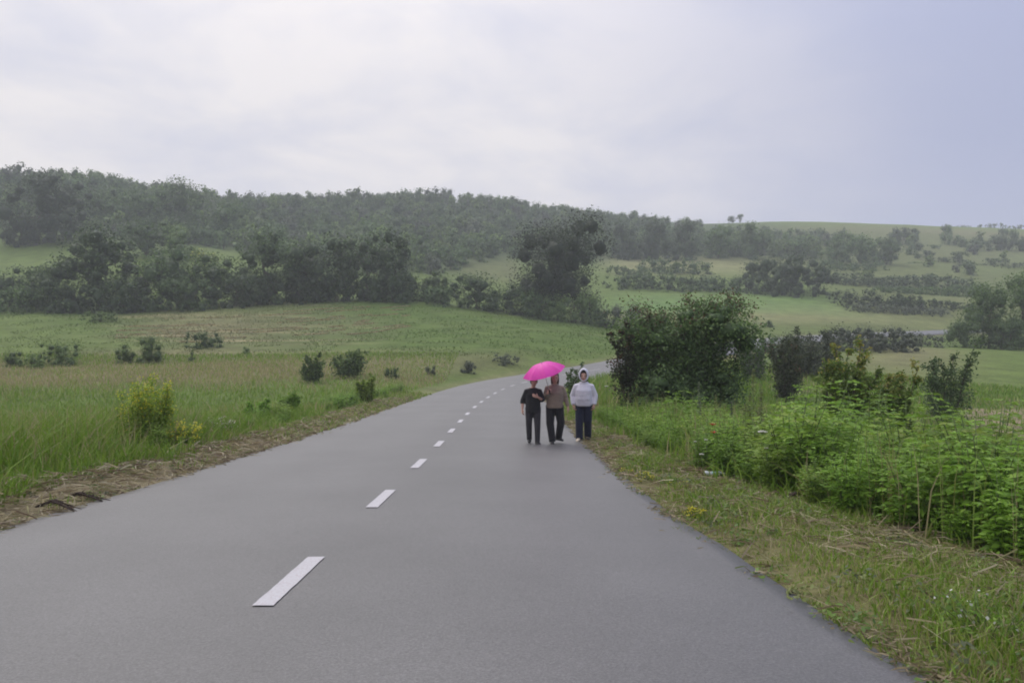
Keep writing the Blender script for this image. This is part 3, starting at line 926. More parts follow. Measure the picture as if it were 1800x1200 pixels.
# ------------------------------------------------------------------ single trees and bushes of the middle distance
# name, category, label, px, base py, top py, width px, metres ahead, shape, palette, leaf px, n leaves, clear stem share, group
G_LINE, G_HILL, G_BUSH, G_HEDGE = ('trees along the top of the left field', 'bushes scattered over the right hillside',
                                   'bushes dotted over the left meadow', 'hedges between the terraced fields')
TREES = [
    # row along the top of the left field
    ('tree', 'tree', 'bushy dark tree cut by the left picture edge in the row above the field', 15, 542, 470, 150, 119, 'round', 'dark', 1500, .04, G_LINE),
    ('tree', 'tree', 'low rounded tree just right of the one at the left edge, below the slope', 88, 543, 455, 120, 118, 'round', 'mid', 1300, .04, G_LINE),
    ('tree', 'tree', 'tallest pointed dark tree in the left half of the row above the left field', 172, 546, 398, 165, 117, 'tall', 'dark', 2000, .05, G_LINE),
    ('tree', 'tree', 'small dark tree filling the gap right of the tall pointed tree in the row', 248, 545, 462, 95, 116, 'round', 'dark', 1000, .04, G_LINE),
    ('tree', 'tree', 'lighter green round tree standing before the two bushes on the grassy slope', 300, 545, 432, 110, 117, 'round', 'mid', 1400, .05, G_LINE),
    ('tree', 'tree', 'broad mid green tree below the yellow flowering scrub', 375, 541, 446, 120, 119, 'round', 'mid', 1400, .04, G_LINE),
    ('tree', 'tree', 'tall dark tree with a stepped top, left of the middle of the row', 472, 528, 400, 130, 121, 'tall', 'dark', 1900, .05, G_LINE),
    ('tree', 'tree', 'dark tree with a flat top between the two tall trees of the row', 545, 527, 424, 105, 122, 'round', 'dark', 1500, .05, G_LINE),
    ('tree', 'tree', 'big dark tree with two humps at the right end of the dense row', 645, 527, 405, 165, 122, 'round', 'dark', 2300, .05, G_LINE),
    ('tree', 'tree', 'slim dark tree behind the right hump of the two-humped tree', 692, 522, 420, 60, 127, 'tall', 'dark', 900, .06, G_LINE),
    ('tree', 'tree', 'loose light green small tree right of the two-humped dark tree', 745, 531, 474, 90, 126, 'round', 'light', 1000, .04, G_LINE),
    ('bush', 'bush', 'sprawling olive green bush at the field corner below the loose light tree', 780, 541, 500, 90, 122, 'dome', 'mid', 900, .02, G_LINE),
    ('bush', 'bush', 'dark round bush halfway between the light tree and the big central tree', 842, 550, 478, 100, 121, 'round', 'dark', 1300, .03, G_LINE),
    ('bush', 'bush', 'low dark bush tucked against the left foot of the big central tree', 895, 556, 498, 70, 121, 'round', 'dark', 900, .02, G_LINE),
    ('tree', 'tree', 'big spreading dark tree towering alone in the middle beyond the field', 985, 562, 372, 178, 122, 'round', 'deep', 6200, .06, None),
    ('bush', 'bush', 'two-domed lighter green bush in front of the big central tree', 1008, 570, 512, 92, 116, 'dome', 'light', 1500, .02, None),
    ('bush', 'bush', 'mid green bush at the left front foot of the big central tree', 945, 566, 506, 78, 117, 'dome', 'mid', 1100, .02, None),
    ('bush', 'bush', 'low dark brownish bush right of the big central tree at the field edge', 1108, 577, 532, 80, 113, 'dome', 'grey', 1100, .02, None),
    ('bush', 'bush', 'small grey green bush between the big central tree and the brownish bush', 1062, 575, 538, 55, 113, 'dome', 'mid', 700, .02, None),
    ('bush', 'bush', 'low scrub closing the gap under the tree at the left picture edge', 50, 548, 500, 110, 114, 'dome', 'mid', 900, .0, 'scrub at the foot of the tree row'),
    ('bush', 'bush', 'low scrub at the left foot of the tallest pointed tree in the row', 122, 549, 494, 90, 113, 'dome', 'dark', 900, .0, 'scrub at the foot of the tree row'),
    ('bush', 'bush', 'low scrub at the right foot of the tallest pointed tree in the row', 218, 548, 484, 100, 113, 'dome', 'dark', 900, .0, 'scrub at the foot of the tree row'),
    ('bush', 'bush', 'low scrub filling the foot between the two lighter trees of the row', 335, 546, 486, 100, 114, 'dome', 'mid', 900, .0, 'scrub at the foot of the tree row'),
    ('bush', 'bush', 'low scrub under the stepped dark tree, at the corner of the striped field', 428, 540, 470, 90, 116, 'dome', 'dark', 900, .0, 'scrub at the foot of the tree row'),
    ('bush', 'bush', 'low scrub under the flat topped dark tree of the row', 520, 531, 474, 100, 119, 'dome', 'dark', 900, .0, 'scrub at the foot of the tree row'),
    ('bush', 'bush', 'low scrub under the left hump of the two-humped dark tree', 590, 529, 470, 90, 120, 'dome', 'dark', 900, .0, 'scrub at the foot of the tree row'),
    ('bush', 'bush', 'low scrub under the right hump of the two-humped dark tree', 680, 530, 474, 90, 120, 'dome', 'dark', 900, .0, 'scrub at the foot of the tree row'),
    # grassy slope on the left
    ('tree', 'tree', 'big dark round tree alone high on the grassy slope at left', 86, 416, 303, 150, 196, 'round', 'deep', 2600, .05, None),
    ('bush', 'bush', 'low dark bush at the left foot of the big tree on the grassy slope', 40, 424, 378, 75, 193, 'dome', 'deep', 900, .02, None),
    ('bush', 'bush', 'round dark bush on the grassy slope, left one of the pair behind the row', 252, 448, 387, 92, 168, 'round', 'mid', 1300, .03, 'pair of bushes on the grassy slope'),
    ('bush', 'bush', 'narrower lighter bush on the grassy slope, right one of the pair behind the row', 312, 455, 391, 62, 167, 'round', 'light', 1000, .03, 'pair of bushes on the grassy slope'),
    ('flowering_bush', 'bush', 'bright yellow flowering scrub shining between the dark trees of the left row', 358, 455, 436, 50, 160, 'dome', 'yellow', 500, .02, None),
    ('tree', 'tree', 'misty dark tree standing tallest on the skyline at the end of the left wood', 318, 420, 310, 105, 232, 'tall', 'mid', 1600, .05, 'front trees of the left wood'),
    ('tree', 'tree', 'misty dark tree left of the tallest skyline tree in the left wood', 252, 418, 328, 100, 232, 'round', 'mid', 1400, .05, 'front trees of the left wood'),
    ('tree', 'tree', 'misty dark tree right of the big round tree on the grassy slope', 185, 418, 330, 95, 234, 'round', 'mid', 1400, .05, 'front trees of the left wood'),
    ('tree', 'tree', 'misty dark tree at the right end of the left wood, lower than its neighbours', 388, 424, 346, 95, 228, 'round', 'mid', 1300, .05, 'front trees of the left wood'),
    ('tree', 'tree', 'tiny dark tree on the bare skyline ridge, left one of two', 1286, 391, 379, 13, 446, 'round', 'dark', 200, .2, 'tiny trees on the bare ridge'),
    ('tree', 'tree', 'tiny dark tree on the bare skyline ridge, right one of two', 1301, 391, 377, 13, 446, 'tall', 'dark', 200, .2, 'tiny trees on the bare ridge'),
    ('tree', 'tree', 'small lone tree breaking the bare skyline right of the left wood', 408, 368, 339, 14, 332, 'tall', 'dark', 220, .3, None),
    # trees below the wooded hill and over the far fields
    ('tree', 'tree', 'dark tree at the left end of the far row above the pale field', 1098, 452, 388, 62, 262, 'tall', 'dark', 900, .05, 'far row of trees above the pale field'),
    ('tree', 'tree', 'darkest broad tree in the middle of the far row above the pale field', 1150, 453, 382, 68, 262, 'tall', 'dark', 1000, .05, 'far row of trees above the pale field'),
    ('tree', 'tree', 'dark tree just right of the darkest one in the far row', 1205, 453, 386, 60, 263, 'tall', 'dark', 900, .05, 'far row of trees above the pale field'),
    ('tree', 'tree', 'greener tree of the far row standing clear of the dark group', 1262, 454, 392, 58, 266, 'round', 'mid', 800, .05, 'far row of trees above the pale field'),
    ('tree', 'tree', 'last tree at the right end of the far row, above the round thicket', 1322, 456, 390, 62, 268, 'round', 'mid', 800, .05, 'far row of trees above the pale field'),
    ('tree', 'tree', 'misty tree behind the left shoulder of the round thicket', 1400, 458, 412, 60, 272, 'round', 'mid', 700, .05, None),
    ('tree', 'tree', 'left tree of the misty clump right of the round thicket', 1470, 466, 412, 56, 262, 'tall', 'mid', 800, .05, 'misty clump of trees right of the thicket'),
    ('tree', 'tree', 'middle and tallest tree of the misty clump right of the round thicket', 1515, 468, 408, 66, 262, 'round', 'mid', 900, .05, 'misty clump of trees right of the thicket'),
    ('tree', 'tree', 'right tree of the misty clump right of the round thicket', 1558, 468, 416, 50, 262, 'round', 'mid', 700, .05, 'misty clump of trees right of the thicket'),
    ('thicket', 'thicket', 'big round-topped dark thicket standing alone on the bright green field', 1380, 515, 446, 152, 183, 'dome', 'dark', 2600, .01, None),
    # hedges and scrub bands on the terraces
    ('hedge', 'hedge', 'long dark hedge along the top of the bright green field', 1195, 519, 480, 240, 186, 'dome', 'mid', 3000, .01, G_HEDGE),
    ('hedge', 'hedge', 'low dark mound of scrub on the pale field above the long hedge', 1185, 474, 453, 105, 225, 'dome', 'mid', 700, .01, G_HEDGE),
    ('hedge', 'hedge', 'smaller scrub mound left of the one on the pale field', 1105, 486, 467, 62, 215, 'dome', 'mid', 500, .01, G_HEDGE),
    ('hedge', 'hedge', 'dark scrub hedge that starts highest at the left, nearest above the bright field end', 1540, 541, 508, 130, 166, 'dome', 'dark', 1500, .01, G_HEDGE),
    ('hedge', 'hedge', 'long low tail of dark scrub to the right of the highest scrub hedge', 1630, 545, 518, 130, 165, 'dome', 'dark', 1300, .01, G_HEDGE),
    ('hedge', 'hedge', 'thin line of scrub along the lower terrace edge before the tall grass field', 1580, 551, 535, 170, 160, 'dome', 'grey', 900, .01, G_HEDGE),
    ('hedge', 'hedge', 'dark hedge right of the round thicket on the middle terrace', 1520, 497, 478, 130, 212, 'dome', 'dark', 1100, .01, G_HEDGE),
    ('hedge', 'hedge', 'dark hedge on the middle terrace, continuing to the right of the one by the thicket', 1640, 497, 478, 130, 212, 'dome', 'dark', 1100, .01, G_HEDGE),
    ('hedge', 'hedge', 'broken hedge between the scrub hedge and the middle terrace', 1610, 514, 500, 130, 190, 'dome', 'mid', 800, .01, G_HEDGE),
    ('hedge', 'hedge', 'short round hedge piece left of the big trees at the right picture edge', 1700, 516, 492, 60, 192, 'dome', 'mid', 600, .01, G_HEDGE),
    ('hedge', 'hedge', 'thin hedge strip below the misty clump of trees', 1490, 470, 456, 110, 248, 'dome', 'mid', 600, .01, G_HEDGE),
    # right hillside bushes
    ('bush', 'bush', 'dark double bush on the right hillside below the bare skyline', 1585, 426, 398, 52, 330, 'round', 'dark', 450, .03, G_HILL),
    ('bush', 'bush', 'upright bush just under the skyline with a smaller one at its right foot', 1667, 421, 396, 26, 330, 'tall', 'mid', 300, .03, G_HILL),
    ('bush', 'bush', 'small round bush at the right foot of the upright bush near the skyline', 1690, 430, 412, 22, 322, 'round', 'mid', 250, .03, G_HILL),
    ('bush', 'bush', 'wide round bush on the right hillside, left one of two big ones', 1718, 443, 418, 42, 312, 'round', 'mid', 400, .03, G_HILL),
    ('bush', 'bush', 'dark square-topped bush, right one of two big ones on the right hillside', 1757, 438, 410, 38, 315, 'round', 'dark', 400, .03, G_HILL),
    ('bush', 'bush', 'dark bush cut by the right picture edge on the hillside', 1795, 442, 415, 42, 312, 'round', 'dark', 400, .03, G_HILL),
    ('bush', 'bush', 'low bush sitting on the skyline near the right picture edge', 1740, 405, 393, 46, 440, 'dome', 'dark', 300, .02, G_HILL),
    ('bush', 'bush', 'tiny dark bush on the skyline left of the low skyline bush', 1692, 404, 396, 26, 440, 'dome', 'dark', 200, .02, G_HILL),
    ('bush', 'bush', 'skyline bush cut by the right picture edge', 1790, 408, 396, 36, 440, 'dome', 'dark', 260, .02, G_HILL),
    ('bush', 'bush', 'small bush halfway up the right hillside, alone in pale grass', 1642, 443, 430, 22, 315, 'round', 'mid', 240, .03, G_HILL),
    ('bush', 'bush', 'upright dark bush at the left of the cluster low on the right hillside', 1628, 470, 440, 30, 280, 'tall', 'dark', 350, .03, G_HILL),
    ('bush', 'bush', 'round dark bush second from left in the cluster low on the right hillside', 1658, 475, 452, 36, 270, 'round', 'dark', 350, .03, G_HILL),
    ('bush', 'bush', 'largest peaked dark bush in the cluster low on the right hillside', 1685, 478, 442, 46, 268, 'tall', 'dark', 450, .03, G_HILL),
    ('bush', 'bush', 'spreading low bush below the largest peaked bush of the cluster', 1706, 486, 464, 52, 262, 'dome', 'mid', 400, .02, G_HILL),
    ('bush', 'bush', 'round dark bush right of the cluster, nearly as tall as the peaked one', 1742, 488, 454, 38, 262, 'round', 'dark', 400, .03, G_HILL),
    ('bush', 'bush', 'wide dark bush above the big trees at the right picture edge', 1782, 494, 462, 60, 255, 'dome', 'dark', 500, .02, G_HILL),
    ('bush', 'bush', 'low bush at the left foot of the hillside cluster', 1608, 476, 460, 30, 265, 'dome', 'mid', 260, .02, G_HILL),
    # right edge trees
    ('tree', 'tree', 'tall leafy tree near the right picture edge, left one of two', 1738, 614, 496, 98, 103, 'tall', 'mid', 2400, .05, 'trees at the right edge beyond the green field'),
    ('tree', 'tree', 'tall leafy tree cut by the right picture edge, right one of two', 1800, 614, 478, 84, 107, 'tall', 'mid', 2000, .05, 'trees at the right edge beyond the green field'),
    ('bush', 'bush', 'rounded dark bush at the left foot of the tall leafy trees', 1694, 610, 545, 62, 101, 'round', 'mid', 1300, .03, 'trees at the right edge beyond the green field'),
    ('bush', 'bush', 'broad low bush in front of the tall leafy trees at the right edge', 1768, 617, 552, 84, 100, 'dome', 'mid', 1600, .02, 'trees at the right edge beyond the green field'),
    # scrub by the far bend of the road
    ('bush', 'bush', 'grey green scrub mound between the two visible pieces of the far road', 1530, 618, 572, 150, 88, 'dome', 'grey', 2600, .01, None),
    ('bush', 'bush', 'small scrub mound with violet grey tint left of the far scrub mound', 1462, 618, 597, 60, 90, 'dome', 'grey', 900, .01, None),
    ('bush', 'bush', 'low scrub right of the far scrub mound, above the bare soil patch', 1610, 604, 584, 90, 98, 'dome', 'grey', 1100, .01, None),
    ('bush', 'bush', 'green scrub hiding the far road between its two visible pieces', 1378, 610, 586, 80, 86, 'dome', 'mid', 1100, .01, None),
    ('bush', 'bush', 'tiny round bush in the tall grass before the far road', 1352, 576, 562, 18, 130, 'round', 'mid', 250, .03, None),
    # left meadow bushes
    ('bush', 'bush', 'dark oval bush in the left meadow, left one of the tight pair', 220, 640, 604, 36, 66, 'round', 'mid', 700, .03, G_BUSH),
    ('bush', 'bush', 'bigger dark bush in the left meadow, right one of the tight pair', 262, 639, 588, 50, 66, 'round', 'mid', 1000, .03, G_BUSH),
    ('bush', 'bush', 'low dark bush with a raised middle at the foot of the striped field', 357, 610, 581, 66, 79, 'dome', 'dark', 900, .02, G_BUSH),
    ('bush', 'bush', 'bush with bare foot in the meadow, left of the two near the road', 548, 673, 623, 46, 50, 'fan', 'mid', 1000, .06, G_BUSH),
    ('bush', 'bush', 'two-peaked dark bush in the meadow, right of the two near the road', 614, 664, 616, 64, 53, 'fan', 'mid', 1200, .05, G_BUSH),
    ('bush', 'bush', 'pale olive bush left of the tight pair in the left meadow', 105, 640, 599, 76, 64, 'dome', 'light', 1100, .02, G_BUSH),
    ('bush', 'bush', 'small dark bush at the left picture edge in the meadow', 22, 645, 614, 36, 62, 'round', 'mid', 600, .03, G_BUSH),
    ('bush', 'bush', 'low olive bush between the left edge bush and the pale olive bush', 58, 646, 622, 44, 61, 'dome', 'light', 600, .02, G_BUSH),
    ('bush', 'bush', 'low dark bush near the left top corner of the striped field', 176, 566, 546, 58, 101, 'dome', 'mid', 600, .02, G_BUSH),
    ('bush', 'bush', 'slim little sapling in the meadow right of the tight pair of bushes', 337, 636, 613, 11, 67, 'tall', 'mid', 250, .08, G_BUSH),
    ('bush', 'bush', 'tiny bush below the right end of the low raised-middle bush', 434, 625, 609, 16, 72, 'round', 'mid', 250, .03, G_BUSH),
    ('bush', 'bush', 'small low bush right of the two-peaked bush', 688, 660, 644, 26, 55, 'dome', 'dark', 400, .02, G_BUSH),
    ('bush', 'bush', 'small dark bush on the field foot, first right of the two-peaked bush group', 757, 652, 642, 18, 60, 'dome', 'grey', 300, .02, G_BUSH),
    ('bush', 'bush', 'low grey green bush in the strip at the field foot above the far dashes', 822, 645, 632, 30, 64, 'dome', 'grey', 350, .02, G_BUSH),
    ('bush', 'bush', 'longest grey green bush strip on the field foot, left above the pink umbrella', 888, 636, 621, 48, 70, 'dome', 'grey', 500, .02, G_BUSH),
    # roadside bushes on the left
    ('bush', 'bush', 'leafy dark green roadside bush nearest the yellow plant on the left verge', 455, 748, 702, 42, 25.0, 'fan', 'weed', 900, .02, None),
    ('bush', 'bush', 'bigger leafy roadside bush right of the dark green one on the left verge', 507, 744, 692, 48, 27.5, 'fan', 'weed', 1100, .02, None),
    ('bush', 'bush', 'yellow green roadside bush beyond the leafy ones on the left verge', 645, 712, 661, 44, 36, 'fan', 'lime', 900, .02, None),
    ('bush', 'bush', 'low green bush at the foot of the yellow green roadside bush', 600, 722, 692, 50, 32, 'dome', 'weed', 700, .02, None),
    # right side, nearer
    ('bush', 'bush', 'dark slim bush behind the big roadside bush on the right', 1383, 690, 584, 74, 42, 'tall', 'rusty', 2200, .06, None),
    ('bush', 'bush', 'broad grey green bush behind the dark slim bush on the right', 1418, 662, 586, 130, 52, 'round', 'grey', 2400, .03, None),
    ('bush', 'bush', 'grey green bush in the gap between the big roadside bush and the slim one', 1325, 668, 604, 60, 50, 'round', 'grey', 1200, .03, None),
    ('bush', 'bush', 'dark fan-shaped bush alone before the green field at right', 1668, 716, 601, 104, 34, 'fan', 'mid', 2200, .05, None),
    ('bush', 'bush', 'small dark bush on the verge just behind the hooded walker', 1014, 690, 639, 40, 40, 'fan', 'mid', 700, .06, None),
]
for i, (name, cat, label, px, by, ty, wp, Yd, shape, pal, n, st, grp) in enumerate(TREES):
    if grp == G_BUSH:
        pal = {'dark': 'mid', 'mid': 'light'}.get(pal, pal)
    if Yd < 58 and shape != 'dome':
        stemmed_bush(name, cat, label, px, by, ty, wp * 1.12, Yd, pal, int(n * 3.2), max(0.055, 0.0028 * Yd), 100 + i, 8, None, max(0.03, st), 0.0, grp, 0.70)
        continue
    rng = np.random.RandomState(100 + i)
    p = P(px, by, Yd)
    z = float(H(p[0], p[1]))
    h = CAM_Z + 0  # height from the ground up to the top pixel
    top = P(px, ty, Yd)[2]
    h = max(top - z, 0.25)
    w = wp / 1500.0 * Yd
    long_w = 1.0
    root = empty(name, (p[0], p[1], z))
    tag(root, label, cat, grp)
    leafsz = np.clip(math.sqrt(w * h / n) * 1.9, 0.05, 0.9)
    n = int(n * (3.0 if n > 5000 else 2.3))
    leafsz *= 0.86
    nl = int(np.clip(n / 110, 5, 15)) if n < 4000 else 34
    z0 = st * h
    if cat in ('hedge',):
        # a hedge is a long, shallow bank of foliage
        mb = MB()
        k = max(3, int(w / (h * 1.3)))
        prof = rng.uniform(0.62, 1.0, k)
        if 'highest at the left' in label: prof = np.linspace(1, 0.72, k) * rng.uniform(0.9, 1.0, k)
        if 'long low tail' in label: prof = np.linspace(0.85, 0.45, k) * rng.uniform(0.9, 1.0, k)
        for j in range(k):
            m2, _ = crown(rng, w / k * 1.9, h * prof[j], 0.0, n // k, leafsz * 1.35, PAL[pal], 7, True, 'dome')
            off = np.array([(j + 0.5) / k * w - w / 2, rng.uniform(-0.4, 0.4) * h, 0])
            off[2] = float(H(p[0] + off[0], p[1] + off[1])) - z
            for v, c in zip(m2.v, m2.c): pass
            v = np.vstack(m2.v); c = np.vstack(m2.c)
            mb.add(v + off, np.vstack(m2.q), np.vstack(m2.t), c)
        link('foliage', mb.mesh('foliage', M_LEAF, False), root)
        continue
    if 'two-humped' in label or 'two humps' in label or 'two-peaked' in label or 'two-domed' in label or 'double bush' in label:
        mb = MB()
        tips = []
        for sx, hf in ((-0.24, 0.93), (0.22, 1.0)):
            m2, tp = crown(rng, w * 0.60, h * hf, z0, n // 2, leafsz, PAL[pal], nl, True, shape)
            off = np.array([sx * w, 0, 0])
            mb.add(np.vstack(m2.v) + off, np.vstack(m2.q), np.vstack(m2.t), np.vstack(m2.c))
            tips.append(tp + off)
        tips = np.vstack(tips)
    else:
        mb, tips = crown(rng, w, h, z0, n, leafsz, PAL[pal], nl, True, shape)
    link('crown', mb.mesh('crown', M_LEAF, False), root)
    r0 = 0.022 * h if cat == 'tree' else 0.012 * h
    link('trunk', trunk_mesh(rng, h, z0, tips, r0, 'trunk', 1 if cat == 'tree' else 3, w * 0.08), root)


# ------------------------------------------------------------------ the wooded hill: 290 trees one by one, the rest as one mass
def hill_wood():
    rng = np.random.RandomState(5)
    polyA = [(430, 362), (560, 358), (750, 355), (830, 357), (950, 375), (1050, 387), (1120, 393), (1180, 399), (1235, 407), (1340, 416), (1440, 424), (1440, 456), (1330, 452), (1075, 453), (880, 456),
             (790, 474), (740, 500), (600, 492), (430, 446)]
    polyB = [(-120, 322), (0, 316), (150, 309), (300, 346), (400, 362), (440, 380), (440, 446), (330, 430), (200, 420), (130, 405), (0, 400), (-120, 400)]
    polyC = [(1240, 414), (1400, 419), (1620, 426), (1600, 448), (1440, 456), (1440, 424), (1340, 416)]
    x = rng.uniform(-260, 260, 26000); y = rng.uniform(185, 470, 26000)
    z = H(x, y)
    px, py = project(np.stack([x, y, z], 1))
    a, b, c = in_poly(px, py, polyA), in_poly(px, py, polyB), in_poly(px, py, polyC)
    dens = np.where(a, 1.0, np.where(b, 1.0, np.where(c, 0.26 * np.clip(1 - (px - 1420) / 260, 0.15, 1), 0)))
    polyD = [(1600, 408), (1900, 414), (1900, 505), (1470, 500), (1470, 470), (1600, 470)]
    dens = np.maximum(dens, np.where(in_poly(px, py, polyD), 0.012, 0))
    dens *= np.where(fbm(x, y, 30, 77) > 0.45, 0.45, 1.0)
    ok = rng.uniform(size=len(x)) < dens
    x, y, z, px = x[ok], y[ok], z[ok], px[ok]
    keep = []
    cell = {}
    for i in np.argsort(y):                       # a tree every 5 metres or so
        k = (int(x[i] // 5), int(y[i] // 5))
        if any((cx - x[i]) ** 2 + (cy - y[i]) ** 2 < 20 for dx in (-1, 0, 1) for dy in (-1, 0, 1) for cx, cy in cell.get((k[0] + dx, k[1] + dy), ())):
            continue
        cell.setdefault(k, []).append((x[i], y[i]))
        keep.append(i)
    x, y, z = x[keep], y[keep], z[keep]
    protos = []
    for s in range(8):
        r2 = np.random.RandomState(900 + s)
        pal = np.array(PAL[['mid', 'light', 'mid', 'light', 'grey', 'mid', 'mid', 'light'][s]])
        mb, tips = crown(r2, 0.95, 1.0, 0.05, 300, 0.125, pal, 7, True, ['round', 'tall', 'round', 'tall', 'round', 'dome', 'tall', 'round'][s])
        protos.append((mb.mesh('crown', M_LEAF, False), trunk_mesh(r2, 1.0, 0.1, tips, 0.03, 'trunk', 1, 0, 0.1), mb))
    hgt = rng.uniform(2.9, 5.8, len(x)) * np.where(rng.uniform(size=len(x)) < 0.12, 1.35, 1.0)
    hgt = np.where(px[keep] > 1450, hgt * 0.8, hgt)
    hgt = np.where(x < -75, hgt * 1.12, hgt)
    kind = rng.randint(0, 8, len(x))
    rot = rng.uniform(0, 6.28, len(x))
    ins = np.argsort(y - hgt * 8)[:290]
    inside = set(ins.tolist())
    for i in ins:
        cm, tm, _ = protos[kind[i]]
        t = empty('hill_tree', (x[i], y[i], z[i] - 0.1), rot[i], float(hgt[i]))
        tag(t, 'small round-headed tree packed among others on the misty wooded hill', 'tree', 'trees of the wooded hill')
        link('crown', cm, t)
        link('trunk', tm, t)
    mb = MB()
    for i in range(len(x)):
        if i in inside: continue
        m2 = protos[kind[i]][2]
        v = np.vstack(m2.v)
        ca, sa = math.cos(rot[i]), math.sin(rot[i])
        v = np.stack([v[:, 0] * ca - v[:, 1] * sa, v[:, 0] * sa + v[:, 1] * ca, v[:, 2]], 1) * hgt[i] + np.array([x[i], y[i], z[i] - 0.1])
        mb.add(v, np.vstack(m2.q), np.vstack(m2.t), np.vstack(m2.c) * rng.uniform(0.78, 1.22))
    if mb.n:
        o = link('wood', mb.mesh('wood', M_LEAF, False))
        tag(o, 'dense green wood covering the far hill up to its misty skyline', kind='stuff')
    print('hill trees', len(x))


hill_wood()


stemmed_bush('roadside_bush', 'bush', 'biggest bush in view, dark with rusty tips, right behind the hooded walker', 1200, 738, 514, 262, 26.5, 'mid', 42000, 0.085, 301, 21, (0.105, 0.060, 0.036), 0.05, fill=14000)
stemmed_bush('roadside_bush', 'bush', 'sparse rusty bush at the left flank of the biggest dark bush, leaning to the road', 1112, 715, 560, 100, 26.0, 'rusty', 5000, 0.085, 302, 5, (0.120, 0.066, 0.040), 0.2, -0.10)
stemmed_bush('young_tree', 'tree', 'young tree with amber tinted top rising from the bright weeds at right', 1488, 790, 600, 135, 18.5, 'amber', 10500, 0.080, 303, 12, (0.360, 0.330, 0.080), 0.10)
stemmed_bush('young_tree', 'tree', 'shorter young olive tree just right of the amber topped one', 1567, 800, 648, 120, 17.5, 'amber', 7500, 0.080, 304, 10, (0.310, 0.300, 0.075), 0.10)
# ------------------------------------------------------------------ grass, straw and weeds
def blades(name, label, x, y, hgt, wid, col, rng, lean=0.35, zoff=0.0, kind='stuff'):
    n = len(x)
    z = H(x, y) - 0.02 + zoff
    b = np.stack([x, y, z], 1)
    a = rng.uniform(0, 6.283, n)
    side = np.stack([np.cos(a), np.sin(a), np.zeros(n)], 1)
    la = rng.uniform(0, 6.283, n)
    lv = np.stack([np.cos(la), np.sin(la), np.zeros(n)], 1) * (np.abs(rng.normal(size=n)) * lean * hgt)[:, None]
    up = np.array([0, 0, 1.0])
    hh, ww = hgt[:, None], wid[:, None]
    v = np.stack([b - side * ww / 2, b + side * ww / 2, b + up * hh * 0.55 + lv * 0.30 - side * ww * 0.40,
                  b + up * hh * 0.55 + lv * 0.30 + side * ww * 0.40, b + up * hh * (1 - 0.10 * rng.uniform(size=(n, 1))) + lv], 1)
    k = np.arange(n) * 5
    t = np.concatenate([np.stack([k, k + 1, k + 3], 1), np.stack([k, k + 3, k + 2], 1), np.stack([k + 2, k + 3, k + 4], 1)])
    me = mesh_np(name, v.reshape(-1, 3), [t], np.repeat(col, 5, 0), M_GRASS)
    return tag(link(name, me), label, kind=kind)


def scatter(rng, n, x0, x1, y0, y1, power=1.0):
    """Plan points, denser towards the near side."""
    u = rng.uniform(size=n)
    y = y0 + (y1 - y0) * u ** power
    return rng.uniform(x0, x1, n), y


GR = np.array([(0.110, 0.205, 0.020), (0.145, 0.250, 0.026), (0.190, 0.290, 0.038), (0.245, 0.285, 0.070), (0.330, 0.290, 0.150)])


def gcol(rng, n, w, patch=None):
    u = rng.uniform(size=n)
    if patch is not None:
        u = np.clip(u + 0.22 * patch, 0, 0.999)
    i = np.searchsorted(np.cumsum(w), u)
    return GR[np.clip(i, 0, 4)] * rng.uniform(0.8, 1.2, (n, 1))


